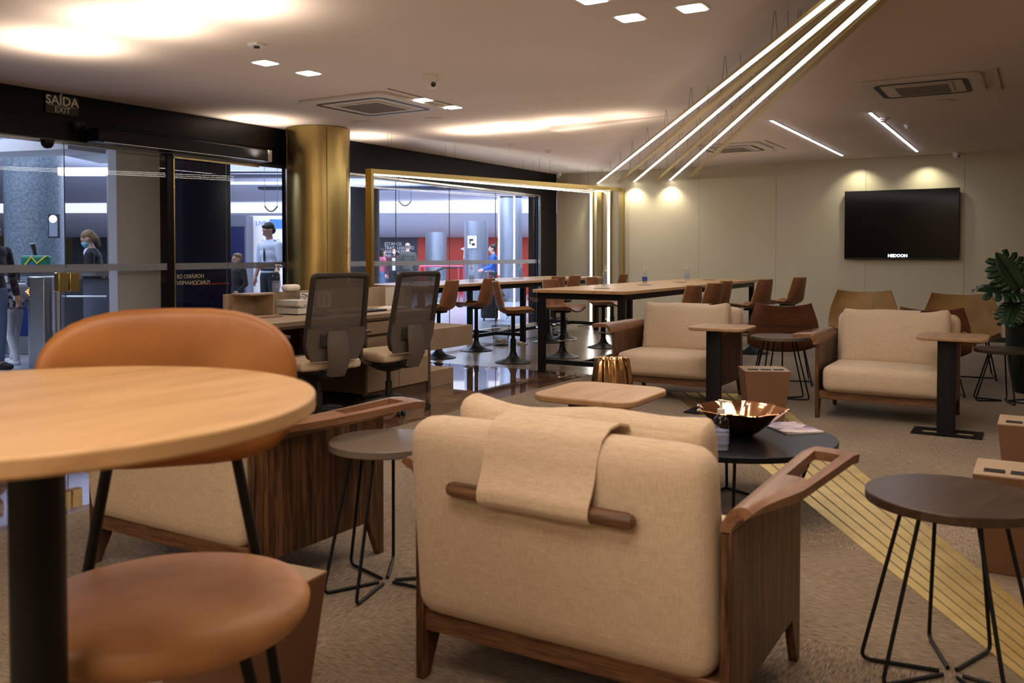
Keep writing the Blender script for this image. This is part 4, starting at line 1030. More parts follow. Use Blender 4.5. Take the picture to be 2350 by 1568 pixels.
tocol(mg, ramp(mg, sp_.outputs[0], [(0.1, (0.20, 0.16, 0.20)), (0.35, (0.55, 0.45, 0.55)), (0.6, (0.75, 0.66, 0.66)), (0.85, (0.35, 0.28, 0.5))]))
q = MB(); q.box((0, 0, 0.0065), (0.212, 0.282, 0.001)); q.build('cover', mg, t)
def make_bottle(label, lab='blue', full=0.6):
    t = thing('sanitizer_bottle', label, 'bottle')
    q = MB(); q.lathe([(0.0, 0.0), (0.030, 0.0), (0.033, 0.006), (0.033, 0.11), (0.028, 0.135), (0.013, 0.150), (0.013, 0.158)], 24); q.build('bottle_body', 'clearg', t)
    q = MB(); q.lathe([(0.0, 0.003), (0.0295, 0.003), (0.0295, 0.11 * full), (0.0, 0.11 * full)], 20); q.build('gel', 'gel', t)
    q = MB(); q.lathe([(0.015, 0.155), (0.015, 0.175), (0.006, 0.178), (0.005, 0.205), (0.012, 0.206), (0.012, 0.214), (0.0, 0.215)], 16); q.tube([(0, 0, 0.210), (0.035, 0, 0.210), (0.042, 0, 0.202)], 0.004, 6); q.build('pump', 'white', t)
    q = MB(); q.lathe([(0.0333, 0.03), (0.0335, 0.03), (0.0335, 0.085), (0.0333, 0.085)], 24); q.build('label_wrap', 'labelblue' if lab == 'blue' else 'labelpale', t)
    return t
pl('gel', (0.55, 0.62, 0.75), 0.1, alpha=0.3); pl('labelblue', (0.03, 0.08, 0.35), 0.5); pl('labelpale', (0.35, 0.36, 0.6), 0.4, alpha=0.3)
BT = 'hand sanitizer pump bottles'
b1 = make_bottle('clear sanitizer bottle on the coffee table in front of the copper bowl', 'pale'); b1['group'] = BT; b1.scale = (1.15, 1.15, 1.1); b1.location = (-1.28, 4.03, 0.363)
b2 = make_bottle('sanitizer bottle with blue label on the middle table', 'blue'); b2['group'] = BT; b2.location = (-4.42, 10.7, 0.901)
for x, y, z, lab, src in ((-6.95, 9.05, 0.901, 'clear sanitizer bottle on the window table, nearest the reception desk', b1),
                          (-6.75, 10.15, 0.901, 'clear sanitizer bottle on the middle of the window table', b1),
                          (-7.1, 12.1, 0.901, 'clear sanitizer bottle on the window table by the black end post', b1),
                          (-4.42, 9.5, 0.901, 'clear sanitizer bottle on the middle table, nearest the camera', b1),
                          (-4.35, 12.1, 0.901, 'grey clear sanitizer bottle at the far end of the middle table', b1),
                          (-5.655, 5.47, 0.956, 'tall clear sanitizer bottle standing on the reception screen', b1)):
    dup(src, (x, y, z), random.uniform(0, 6), lab, BT)
# bronze vase on the floor
t = thing('bronze_vase', 'tall ribbed shiny bronze vase behind the small oak topped table', 'vase', (-2.71, 5.95, 0.0))
def vr(a, z, i): return 1 + 0.07 * sin(11 * a + 0.8 * sin(z * 14)) + 0.03 * sin(17 * a + z * 9)
pf = [(0.04, 0.50), (0.10, 0.52), (0.115, 0.515), (0.122, 0.49), (0.13, 0.43), (0.14, 0.35), (0.145, 0.25), (0.14, 0.12), (0.13, 0.0)]
q = MB(); q.lathe([(0.10, 0.45), (0.10, 0.505)] + pf[2:], 132, rad=vr); q.build('vase_body', 'goldvase', t, angle=60)
# waste baskets
def make_basket(label):
    t = thing('waste_basket', label, 'bin')
    q = MB()
    n_ = 28
    for i in range(n_):
        a = 2 * pi * i / n_
        for d in (0.35, -0.35):
            q.tube([(0.10 * cos(a), 0.10 * sin(a), 0.005), (0.135 * cos(a + d), 0.135 * sin(a + d), 0.27)], 0.0014, 4)
    q.build('wire_mesh', 'black', t)
    q = MB(); q.lathe([(0.0, 0.0), (0.10, 0.0), (0.10, 0.012), (0.0, 0.012)], 28); q.tube([(0.135 * cos(2 * pi * i / 28), 0.135 * sin(2 * pi * i / 28), 0.272) for i in range(28)], 0.006, 6, closed=True); q.tube([(0.112 * cos(2 * pi * i / 28), 0.112 * sin(2 * pi * i / 28), 0.09) for i in range(28)], 0.003, 5, closed=True); q.build('rim', 'black', t)
    q = MB(); q.cushion((0.13, 0.11, 0.07), 0.03, 5, mtx=Matrix.Translation((0, 0, 0.055)), warp=lambda p, c_: p + Vector((0.01 * sin(9 * c_[1]), 0.01 * sin(8 * c_[2]), 0.012 * sin(7 * c_[0])))); q.build('crumpled_paper', 'paper', t, angle=20)
    return t
wb = make_basket('black wire mesh waste basket below the window table, nearest the camera'); wb['group'] = 'wire waste baskets'; wb.location = (-6.52, 10.55, 0)
dup(wb, (-6.52, 12.3, 0), 0, 'black wire mesh waste basket farther along under the window table', 'wire waste baskets')
q = MB()
for k in range(6):
    p0 = Vector((-7.0 + 0.05 * k, 13.9, 0.012 + 0.01 * k)); q.tube([p0 + Vector((0.25 * j, 0.12 * sin(j * 1.3 + k), 0.02 * abs(sin(j + k)))) for j in range(8)], 0.008, 6)
o = q.build('floor_cables', 'blackplastic'); tag(o, 'bundle of black cables lying on the floor by the back wall under the window table', 'cable')
# brass inlay strips in the carpet
n0, n1, f0, f1 = Vector((0.98, 1.40)), Vector((1.02, 1.43)), Vector((-2.95, 7.75)), Vector((-2.10, 8.05))
for k in range(7):
    u0, u1 = (k + 0.06) / 7, (k + 0.90) / 7
    q = MB(); q.prism([tuple(n0.lerp(n1, u0)), tuple(n0.lerp(n1, u1)), tuple(f0.lerp(f1, u1)), tuple(f0.lerp(f1, u0))], 0.0, 0.003)
    o = q.build('brass_floor_strip', 'brassfloor'); tag(o, 'long polished brass strip laid in the fan across the carpet', 'floor inlay', 'brass strips laid in the carpet')
# ================================================================ the concourse beyond the glass
FD = Vector((-sin(YAW), cos(YAW), 0)); RD = Vector((cos(YAW), sin(YAW), 0))
def gp(d, r, z=0): v = FD * d + RD * r; return (v.x, v.y, z)     # the concourse runs along its own axis, 31 degrees off the room's
pl('navy', (0.006, 0.010, 0.045), 0.25); pl('navylight', (0.012, 0.03, 0.10), 0.3)
pl('pillarwhite', (0.62, 0.60, 0.62), 0.6); pl('concceil', (0.66, 0.66, 0.76), 0.55); pl('darkwall', (0.07, 0.075, 0.10), 0.6)
pl('red', (0.62, 0.05, 0.03), 0.5); pl('kiosk', (0.70, 0.62, 0.58), 0.6); pl('greypanel', (0.24, 0.27, 0.34), 0.35)
pl('posterblue', (0.012, 0.04, 0.20), 0.4); pl('counterglass', (0.35, 0.55, 0.50), 0.1)
M['glow'] = mat('cove_light', (1, 1, 1), 0.5, emit=(0.86, 0.86, 1.0), estr=1.1)
M['mosaic'] = noisy('grey_mosaic', (0.10, 0.13, 0.16), (0.20, 0.24, 0.28), 30, 0.35, 0.1, 0.003)
M['metalcol'] = noisy('brushed_column', (0.22, 0.25, 0.31), (0.36, 0.39, 0.46), 3, 0.35, 0.0, metal=0.6, stretch=(2, 2, 0.2))
q = MB(); q.prism([(-7.9, -3), (-7.9, 14.8), (-7.9, 34), (-34, 34), (-34, -3)], -0.1, 0.0); struct(q.build('floor', 'terrazzo'))
q = MB()
prof = [(5.0, 3.05), (12.0, 3.05), (12.6, 2.96), (16.0, 2.96), (16.6, 3.06), (20.0, 3.05), (23.8, 2.98), (24.4, 2.90), (25.3, 2.72)]
def cf(prof, r0, r1):
    vs = [gp(d, r, z) for r in (r0, r1) for d, z in prof]; k = len(prof)
    return vs, [(i, i + 1, k + i + 1, k + i) for i in range(k - 1)]
vs, fs = cf(prof, -16.0, 7.2)
vs = [(min(v[0], -8.1), v[1], v[2]) for v in vs]
q.add(vs, fs); struct(q.build('ceiling', 'concceil'))
q = MB(); v_, f_ = cf([(25.3, 2.72), (25.6, 2.60), (26.2, 2.50)], -16, 7.5); q.add(v_, f_); o = q.build('cove_lighting', 'glow'); tag(o, 'bright curved cove light across the far concourse ceiling', 'light')
q = MB(); v_, f_ = cf([(26.2, 2.50), (26.4, 2.30), (26.7, 2.12), (27.0, 1.95), (28.2, 1.80)], -16, 7.5); q.add(v_, f_); struct(q.build('ceiling', 'concceil'))
for i, (d, r0, r1, z) in enumerate(((13.6, -7.5, -3.4, 2.93), (18.2, -8.0, -2.2, 3.02), (21.5, -8.5, 0.4, 3.0), (15.2, -6.8, -5.0, 2.93))):
    q = MB(); bar(q, gp(d, r0, z), gp(d, r1, z), 0.10, 0.05); o = q.build('ceiling_light_strip', 'glow'); tag(o, ['bright light strip under the concourse ceiling behind the doors, nearest the glass', 'light strip under the concourse ceiling, middle one of the long ones', 'light strip under the concourse ceiling, farthest from the glass', 'short light strip under the concourse ceiling behind the doors'][i], 'light', 'light strips of the concourse ceiling')
for i, (d, r0, r1) in enumerate(((14.6, -6.2, 1.5), (19.2, -6.5, 2.0), (22.8, -6.5, 2.5))):
    q = MB(); bar(q, gp(d, r0, 2.97), gp(d, r1, 2.97), 0.35, 0.06); o = q.build('ceiling_rib', 'darkwall'); tag(o, ['dark rib under the concourse ceiling, nearest the glass', 'dark rib under the concourse ceiling, middle one', 'dark rib under the concourse ceiling, farthest one'][i], 'ceiling rib', 'dark ribs of the concourse ceiling')
for i, (px_, D_, w_) in enumerate(((930, 19.0, 0.26), (623, 16.5, 0.24))):
    r_ = (px_ - 1175) / 2025 * D_; z_ = 1.28 + (583 - (472 if i == 0 else 485)) / 2025 * D_
    q = MB(); q.tube([gp(D_, r_ + w_ * (k / 8 - 0.5), z_ + 0.10 * (k / 4 - 1) ** 2) for k in range(9)], 0.014, 6); q.tube([gp(D_, r_ - w_ * 0.5, z_ + 0.10), gp(D_, r_ - w_ * 0.5, 2.96)], 0.004, 5); q.tube([gp(D_, r_ + w_ * 0.5, z_ + 0.10), gp(D_, r_ + w_ * 0.5, 2.96)], 0.004, 5)
    o = q.build('hanging_hook', 'blackplastic'); tag(o, ('dark curved bar hanging under the concourse ceiling, seen through the window', 'dark curved bar hanging under the concourse ceiling above the security guard')[i], 'ceiling fitting', 'curved bars hanging in the concourse')
# far walls
q = MB(); bar(q, gp(28.2, -14, 0.9), gp(28.2, -3.0, 0.9), 0.15, 1.8); struct(q.build('wall_far', 'darkwall'))
q = MB(); bar(q, gp(28.2, -3.0, 0.9), gp(28.2, 8.0, 0.9), 0.15, 1.8); struct(q.build('wall_far', 'red'))
pl('wh', (0.85, 0.85, 0.9), 0.6, emit=(0.9, 0.9, 1.0), estr=0.25)
t = thing('wall_lettering', 'white lettering ESTAMOS TRABALHANDO PARA FAZER on the dark far wall', 'lettering', gp(28.05, -4.05, 0), YAW)
for i, s_ in enumerate(('ESTAMOS', 'TRABALHANDO', 'PARA FAZER', 'MAIS')):
    text('text_line', s_, 0.15, 'wh', t, (0, 0, 1.60 - 0.125 * i), (pi/2, 0, 0), 'LEFT', sx=0.85)
t = thing('red_wall_graphic', 'white star shape and small text lines on the red far wall', 'wall graphic', gp(28.05, -2.0, 0), YAW)
q = MB(); q.prism([(0, 0), (0.3, 0.12), (0.55, 0.42), (0.36, 0.18), (0.75, -0.18), (0.3, 0.0), (0.1, -0.35), (0.12, -0.05)], -0.005, 0.0, 'Y'); o = q.build('star_shape', 'wh', t); o.location = (0.35, 0, 1.45)
for i in range(3): text('text_line', ('Para você', 'e Conexão', 'Te o sonho'.replace('Te o sonho', 'Boa viagem'))[i], 0.12, 'wh', t, (-0.75, 0, 1.50 - 0.16 * i), (pi/2, 0, 0), 'LEFT')
# columns
def column(name, d, r, rad, h, m, label, top=None):
    t = thing(name, label, 'column', gp(d, r))
    q = MB(); q.lathe([(rad, 0), (rad, h)], 40); q.build('shaft', m, t)
    q = MB(); q.lathe([(rad * 1.03, 0), (rad * 1.03, 0.10)], 40); q.build('base_ring', 'steel', t)
    return t
column('mosaic_column', 13.0, -7.02, 0.40, 3.0, 'mosaic', 'thick grey mosaic column behind the left glass door')
column('concourse_column', 22.0, -0.89, 0.30, 2.1, 'metalcol', 'silvery ribbed column with a white notice, right of the red wall')
column('concourse_column', 24.0, -0.04, 0.32, 2.85, 'metalcol', 'bluish grey column seen at the right end of the window')
column('concourse_column', 25.0, -2.15, 0.30, 1.9, 'metalcol', 'grey metal column standing before the red wall')
t = thing('notice_poster', 'white notice with dark symbol stuck on the silvery ribbed column', 'poster', gp(21.67, -0.98, 1.58), YAW)
q = MB(); q.box((0, 0, 0), (0.22, 0.006, 0.30)); q.build('sheet', 'paper', t)
q = MB(); q.box((-0.02, -0.004, 0.05), (0.10, 0.002, 0.05)); q.box((-0.05, -0.004, 0.0), (0.03, 0.002, 0.12)); q.box((0.03, -0.004, -0.06), (0.08, 0.002, 0.06)); q.build('printed_symbol', 'ink', t)
q = MB(); q.lathe([(0.36, 0.0), (0.36, 2.34)], 40); o = q.build('dark_column', 'darkwall', loc=(-9.42, 10.85, 0)); tag(o, 'dark blue grey column behind the glass right of the brass column', 'column')
t = thing('white_pillar', 'wide white pillar just outside the glass doors', 'pillar', (0, 0, 0))
q = MB(); q.span((-8.17, 5.60, 0), (-8.02, 6.13, 3.0)); q.build('pillar_body', 'pillarwhite', t, bevel=0.01)
q = MB(); q.span((-8.175, 5.595, 0), (-8.015, 6.135, 0.08)); q.build('skirting', 'steel', t)
t = thing('navy_kiosk', 'dark navy kiosk panel outside the glass beside the white pillar', 'kiosk', (0, 0, 0))
q = MB(); q.span((-9.5, 6.55, 0), (-8.7, 7.66, 2.5)); q.build('kiosk_body', 'navy', t, bevel=0.01)
q = MB(); q.span((-8.7, 6.56, 0.02), (-8.69, 6.93, 2.48)); q.build('side_panel', 'navylight', t)
q = MB(); q.span((-8.699, 7.05, 0.91), (-8.694, 7.62, 0.925)); q.build('red_line', 'red', t)
t = thing('white_kiosk', 'white lit stand behind the security guard', 'kiosk', gp(20.0, -5.5), YAW)
q = MB(); q.box((0, 0, 1.07), (0.9, 0.4, 2.14)); q.build('stand_body', 'kiosk', t)
q = MB(); q.box((0.28, -0.21, 1.96), (0.42, 0.02, 0.20)); q.build('blue_screen', pl('bluescreen', (0.02, 0.08, 0.5), 0.4, emit=(0.1, 0.3, 1.0), estr=0.6), t)
text('lettering', 'LIVE', 0.13, 'bluescreen', t, (-0.12, -0.215, 1.97), (pi/2, 0, 0))
q = MB(); q.box((-6.15 + 0.0, 0, 0), (0.1, 0.1, 0.1))
t = thing('dark_doorway', 'dark grey doorway block behind the boy', 'doorway', gp(19.4, -5.96), YAW)
q = MB(); q.box((0, 0, 1.06), (0.40, 0.5, 2.12)); q.build('door_frame', 'darkwall', t); q = MB(); q.box((0, -0.26, 0.95), (0.32, 0.02, 1.86)); q.build('door_leaf', 'navy', t)
# check-in counter
t = thing('checkin_counter', 'grey check-in counter with glass top outside the doors, before the masked woman', 'counter', gp(10.9, -5.6), YAW)
q = MB(); q.box((-0.05, 0, 1.095), (1.75, 0.40, 0.02)); q.build('glass_top', 'counterglass', t)
q = MB(); q.box((0.0, 0.05, 1.04), (1.6, 0.30, 0.06)); q.box((-0.78, 0.05, 0.52), (0.05, 0.3, 1.0)); q.box((0.73, 0.05, 0.52), (0.05, 0.3, 1.0)); q.build('frame', 'steel', t)
q = MB(); q.box((0.28, 0.05, 0.50), (0.80, 0.10, 0.96)); q.build('front_panel', 'greypanel', t, bevel=0.01)
t = thing('welcome_panel', 'dark blue low panel with white farewell text behind the turnstile', 'sign', gp(11.35, -6.25), YAW)
q = MB(); q.box((0, 0, 0.57), (0.9, 0.06, 0.68)); q.build('panel', 'posterblue', t); q = MB(); q.box((0, 0, 0.12), (0.95, 0.25, 0.22)); q.build('plinth', 'steel', t)
pl('wtext', (0.8, 0.85, 0.95), 0.6, emit=(0.8, 0.85, 1), estr=0.35); pl('gtext', (0.1, 0.6, 0.25), 0.6, emit=(0.1, 0.7, 0.3), estr=0.3)
text('lettering', 'Até logo', 0.085, 'wtext', t, (-0.03, -0.034, 0.80), (pi/2, 0, 0), bold=0.001)
text('lettering', 'see you soon', 0.055, 'wtext', t, (0.0, -0.034, 0.735), (pi/2, 0, 0))
text('lettering', 'IN', 0.085, 'wtext', t, (0.20, -0.034, 0.60), (pi/2, 0, 0), bold=0.001)
q = MB(); q.prism([(0.02, 0.61), (0.05, 0.58), (0.13, 0.66), (0.05, 0.60)], -0.036, -0.033, 'Y'); q.build('tick_mark', 'gtext', t)
t = thing('turnstile', 'brushed steel turnstile with orange lit arrow outside the left glass door', 'turnstile', gp(9.97, -5.33), YAW)
q = MB(); q.lathe([(0.085, 0), (0.085, 1.02), (0.06, 1.03), (0, 1.03)], 32, (-0.05, 0, 0)); q.box((0.06, 0.25, 0.515), (0.17, 0.9, 1.03)); q.build('cabinet', 'steel', t, bevel=0.01)
q = MB(); q.lathe([(0.035, 0), (0.035, 1.03), (0, 1.035)], 20, (0.20, 0.0, 0)); q.lathe([(0.02, 0), (0.02, 0.42), (0, 0.425)], 16, (0.23, -0.15, 0)); q.tube([(0.2, 0, 0.25), (0.75, 0, 0.25)], 0.012, 8); q.tube([(0.2, 0, 0.80), (0.75, 0, 0.80)], 0.012, 8); q.build('guide_rails', 'steel', t)
q = MB()
for k in range(5):
    for j in range(2):
        for s_ in (1, -1): q.lathe([(0, 0), (0.0075, 0), (0.0075, 0.012), (0, 0.012)], 8, (0, 0, 0)) if False else q.box((-0.115 + 0.018 * k + 0.02 * j, -0.088, 0.86 + s_ * 0.020 * k), (0.011, 0.01, 0.011))
q.build('arrow_light', pl('orangeled', (1, 0.4, 0.1), 0.5, emit=(1.0, 0.32, 0.08), estr=5.0), t)
t = thing('green_stand', 'green box with yellow zigzag and blue disc on the check-in counter', 'display', gp(10.85, -5.85, 1.106), YAW)
q = MB(); q.cushion((0.34, 0.10, 0.16), 0.03, 6, mtx=Matrix.Translation((0, 0, 0.08))); q.build('box_body', pl('green', (0.01, 0.16, 0.10), 0.4), t)
q = MB(); q.tube([(-0.12, -0.055, 0.02), (-0.03, -0.055, 0.14), (0.04, -0.055, 0.06), (0.15, -0.055, 0.15)], 0.011, 6); q.build('zigzag', pl('yellow', (0.8, 0.55, 0.03), 0.5), t)
q = MB(); q.cyl((-0.03, -0.05, 0.04), (-0.03, -0.056, 0.04), 0.032, n=20); q.build('disc', pl('blue', (0.02, 0.10, 0.5), 0.5), t)
t = thing('scanner', 'black handheld scanner standing behind the green box', 'scanner', gp(10.95, -5.93, 1.106), YAW)
q = MB(); q.tube([(0, 0.04, 0), (-0.01, 0.04, 0.2), (-0.03, 0.03, 0.30)], [0.03, 0.022, 0.03], 10); q.build('handle', 'blackplastic', t); q = MB(); q.box((-0.03, 0.03, 0.305), (0.05, 0.05, 0.012)); q.build('head', 'white', t)
t = thing('door_portal', 'steel door portal with bright light box outside the glass doors', 'doorway', gp(11.5, -5.23), YAW)
q = MB(); q.box((0.02, 0, 1.15), (0.07, 0.12, 2.3)); q.build('post', 'steel', t); q = MB(); q.box((-0.28, 0, 2.35), (0.72, 0.14, 0.10)); q.build('light_box', 'glow', t)
t = thing('wall_display', 'small framed display with white round lamp on the mosaic column', 'display', gp(12.58, -6.52, 1.68), YAW)
q = MB(); q.box((0, 0, 0), (0.16, 0.04, 0.34)); q.build('frame', 'blackplastic', t, bevel=0.005); q = MB(); q.box((0, -0.022, -0.02), (0.12, 0.006, 0.26)); q.build('panel', 'greypanel', t)
q = MB(); q.cyl((0, -0.024, 0.10), (0, -0.034, 0.10), 0.055, n=20); q.build('lamp_disc', 'glow', t)
q = MB(); bar(q, gp(11, -7.2, 2.55), gp(9.9, -4.75, 2.5), 0.5, 0.14); o = q.build('ceiling_beam', 'pillarwhite'); tag(o, 'pale soffit beam crossing above the check-in counter', 'beam')
q = MB(); bar(q, gp(12.3, -6.1, 2.85), gp(12.3, -4.4, 2.85), 1.6, 0.45); o = q.build('blue_soffit', 'navylight'); tag(o, 'dark blue soffit block above the door portal', 'soffit')
# rails before the escalator
t = thing('barrier_rail', 'pinkish red tubular barrier in front of the escalator', 'barrier', gp(22.0, -1.75), YAW)
q = MB(); q.tube(bend([(-0.55, 0, 0), (-0.55, 0, 0.98), (0.55, 0, 0.98), (0.55, 0, 0)], 0.05), 0.022, 8); q.tube([(-0.55, 0, 0.5), (0.55, 0, 0.5)], 0.015, 8); q.tube([(-0.42, 0, 0.98), (-0.42, 0, 0.0)], 0.018, 8); q.tube([(0.42, 0, 0.98), (0.42, 0, 0.0)], 0.018, 8); q.build('rail_tubes', pl('pinkred', (0.55, 0.06, 0.12), 0.4), t)
t = thing('escalator', 'escalator handrail arch with glass side beyond the red barrier', 'escalator', gp(23.6, -1.3), YAW)
q = MB(); q.tube([(-0.9, 0, 0.55), (-0.8, 0, 0.80), (-0.5, 0, 0.93), (0.2, 0, 0.93), (0.7, 0, 0.60), (1.1, 0, 0.15)], 0.035, 8); q.build('handrail', 'blackplastic', t)
q = MB(); q.prism([(-0.85, 0.1), (-0.75, 0.78), (-0.5, 0.90), (0.2, 0.90), (0.68, 0.58), (1.0, 0.15)], -0.01, 0.01, 'Y'); q.build('balustrade', 'clearg', t)
q = MB(); q.box((0, 0.0, 0.06), (2.1, 0.5, 0.12)); q.build('skirt', 'steel', t)

# ---------------------------------------------------------------- people
def ball(mb, c, r, sc=(1, 1, 1), n=16):
    vs = []; fs = []; m_ = n // 2 + 2
    for i in range(m_ + 1):
        ph = -pi / 2 + pi * i / m_
        for j in range(n):
            a = 2 * pi * j / n
            vs.append((c[0] + r * sc[0] * cos(ph) * cos(a), c[1] + r * sc[1] * cos(ph) * sin(a), c[2] + r * sc[2] * sin(ph)))
    for i in range(m_):
        for j in range(n): fs.append((i * n + j, i * n + (j + 1) % n, (i + 1) * n + (j + 1) % n, (i + 1) * n + j))
    mb.add(vs, fs)
def limb(mb, pts, rs, flat=1.0):
    mb.tube(pts, rs, 14, flat=flat)
    for p, r in zip(pts, rs): ball(mb, p, r * 0.995, (1, 1, 1), 12)
def fused(mb, name, m, parent, vox=0.012, smooth=4):
    o = mb.build(name, m, parent, angle=180)
    r = o.modifiers.new('remesh', 'REMESH'); r.mode = 'VOXEL'; r.voxel_size = vox; r.use_smooth_shade = True
    s_ = o.modifiers.new('smooth', 'SMOOTH'); s_.factor = 0.5; s_.iterations = smooth
    return o
SKIN = {'light': pl('skin_light', (0.62, 0.36, 0.26), 0.5), 'mid': pl('skin_mid', (0.40, 0.21, 0.14), 0.5)}
def person(label, loc, rz, h=1.7, skin='light', top='white', sleeves='long', legs='dark', hair='brown', hairstyle='short',
           headturn=0.0, nod=0.0, arms=((0.10, 0.02, 0), (0.10, 0.02, 0)), lean=0.0, mask=None, extra=None, shoes='ink', vox=0.013):
    k = h / 1.7
    t = thing('person', label, 'person', loc, rz)
    t.scale = (k, k, k)
    Rl = Matrix.Translation((0, 0, 0.95)) @ Matrix.Rotation(-lean, 4, 'X') @ Matrix.Translation((0, 0, -0.95))
    T = lambda p: tuple(Rl @ Vector(p))
    body = MB(); shirt = MB(); pants = MB()
    # trunk
    tr = [((0, 0, 0.93), (0.155, 0.105, 0.10)), ((0, 0, 1.03), (0.140, 0.098, 0.10)), ((0, 0, 1.13), (0.135, 0.095, 0.10)), ((0, 0.005, 1.24), (0.155, 0.108, 0.11)), ((0, 0, 1.34), (0.165, 0.105, 0.095)), ((0, -0.005, 1.41), (0.12, 0.075, 0.05))]
    for c_, s_ in tr: ball(body, T(c_), 1, s_, 20)
    for c_, s_ in tr[1:]: ball(shirt, T(c_), 1, tuple(a + 0.014 for a in s_), 20)
    ball(shirt, T((0, 0, 0.97)), 1, (0.165, 0.118, 0.06), 20)
    ball(pants, T((0, 0, 0.93)), 1, (0.165, 0.115, 0.10), 20)
    limb(body, [T((0, -0.005, 1.40)), T((0, 0.01, 1.50))], [0.056, 0.052])
    for i, s_ in enumerate((-1, 1)):
        hip, kn, an = (s_ * 0.085, 0, 0.90), (s_ * 0.095, 0.015 + extra.get('knee', 0) * s_ if extra else s_ * 0.0 + 0.015, 0.50), (s_ * 0.10, (-0.02 + (extra.get('step', 0) * s_ if extra else 0)), 0.085)
        limb(body, [hip, kn, an], [0.082, 0.054, 0.036]); limb(pants, [hip, kn, (an[0], an[1], 0.10)], [0.094, 0.068, 0.056])
        limb(body, [an, (an[0], an[1] + 0.10, 0.035), (an[0], an[1] + 0.17, 0.028)], [0.038, 0.036, 0.026])
        q = MB(); limb(q, [(an[0], an[1] - 0.03, 0.045), (an[0], an[1] + 0.10, 0.04), (an[0], an[1] + 0.18, 0.034)], [0.045, 0.046, 0.034]); fused(q, 'shoe', shoes, t, vox, 2)
        # arm: (out, forward, bend) gives elbow and hand
        out, fwd, bn = arms[i]
        sh = Vector((s_ * 0.185, 0, 1.375)); el = sh + Vector((s_ * (0.03 + out * 0.5), fwd * 1.0 - 0.02, -0.27))
        hd = el + Vector((s_ * (0.01 - bn * 0.10), 0.06 + bn * 0.24, -0.245 + bn * 0.27))
        sh, el, hd = Vector(T(sh)), Vector(T(el)), Vector(T(hd))
        limb(body, [sh, el, hd], [0.050, 0.038, 0.027])
        if sleeves == 'long': limb(shirt, [sh, el, el.lerp(hd, 0.93)], [0.066, 0.052, 0.042])
        else: limb(shirt, [sh, sh.lerp(el, 0.85)], [0.066, 0.060])
        # hand with a palm, four unequal fingers and a thumb
        d = (hd - el).normalized(); side = Vector((s_, 0, 0)); side = (side - d * side.dot(d)).normalized(); fr = d.cross(side)
        pm = hd + d * 0.045
        limb(body, [hd, pm, hd + d * 0.085], [0.026, 0.034, 0.028], 0.6)
        for j, ln in enumerate((0.058, 0.068, 0.064, 0.050)):
            b0 = hd + d * 0.085 + fr * (0.021 * (1.5 - j)); cu = -side * 0.012
            limb(body, [b0, b0 + d * ln * 0.5 + cu * 0.5, b0 + d * ln + cu * 2], [0.010, 0.009, 0.0075])
        b0 = hd + d * 0.03 + fr * 0.03; limb(body, [b0, b0 + fr * 0.022 + d * 0.025, b0 + fr * 0.030 + d * 0.055], [0.012, 0.011, 0.009])
    # head on the neck, turned and nodding
    hc = Vector(T((0, 0.025, 1.60)))
    Hm = Matrix.Translation(hc) @ Matrix.Rotation(headturn, 4, 'Z') @ Matrix.Rotation(-lean - nod, 4, 'X')
    H = lambda p: tuple(Hm @ Vector(p))
    hb = MB()
    ball(hb, (0, -0.01, 0.02), 1, (0.076, 0.095, 0.092), 20); ball(hb, (0, 0.022, -0.045), 1, (0.058, 0.062, 0.065), 16); ball(hb, (0, 0.045, -0.088), 1, (0.030, 0.030, 0.022), 12)
    hb.tube([(0, 0.083, 0.015), (0, 0.100, -0.012), (0, 0.108, -0.032), (0, 0.085, -0.040)], [0.009, 0.012, 0.016, 0.010], 10)
    ball(hb, (0, 0.082, -0.062), 1, (0.022, 0.010, 0.008), 10)
    ball(hb, (0, 0.078, 0.025), 1, (0.055, 0.014, 0.010), 12)
    for s_ in (-1, 1): ball(hb, (s_ * 0.078, -0.005, -0.005), 1, (0.010, 0.020, 0.030), 10)
    body.add([Hm @ Vector(v) for v in hb.v], hb.f)
    fused(body, 'body', SKIN[skin], t, vox, 2)
    fused(shirt, 'top', top, t, vox + 0.003, 4); fused(pants, 'trousers', legs, t, vox + 0.003, 4)
    for s_ in (-1, 1):
        q = MB(); ball(q, (s_ * 0.030, 0.078, 0.010), 0.0095, (1.2, 0.6, 0.7), 10); q.v = [H(v) for v in q.v]; q.build('eye', 'ink', t)
    q = MB()
    if hairstyle == 'short':
        ball(q, (0, -0.022, 0.045), 1, (0.083, 0.097, 0.082), 20); ball(q, (0, -0.05, -0.01), 1, (0.076, 0.06, 0.07), 16); ball(q, (0, 0.045, 0.085), 1, (0.055, 0.035, 0.022), 12)
    elif hairstyle == 'balding':
        ball(q, (0, -0.045, 0.015), 1, (0.080, 0.066, 0.060), 18)
    else:
        ball(q, (0, -0.022, 0.042), 1, (0.085, 0.098, 0.086), 20)
        if hairstyle == 'tied':
            ball(q, (0, -0.06, -0.01), 1, (0.07, 0.06, 0.07), 16); limb(q, [(0, -0.095, 0.02), (0.01, -0.105, -0.06), (0.02, -0.085, -0.16)], [0.028, 0.030, 0.015])
        if hairstyle == 'bun': ball(q, (0, -0.05, 0.0), 1, (0.074, 0.065, 0.07), 16); ball(q, (0, -0.10, 0.11), 0.045, (1, 1, 1), 14)
        if hairstyle == 'long':
            for s_ in (-1, 0, 1): limb(q, [(s_ * 0.05, -0.05, 0.03), (s_ * 0.065, -0.055, -0.10), (s_ * 0.07, -0.05, -0.26)], [0.045, 0.045, 0.030])
    q.v = [H(v) for v in q.v]; fused(q, 'hair', hair, t, 0.011, 2)
    if mask:
        q = MB(); ball(q, (0, 0.050, -0.055), 1, (0.062, 0.058, 0.048), 18); q.v = [H(v) for v in q.v]; q.build('face_mask', mask, t, angle=80)
    return t, T, H
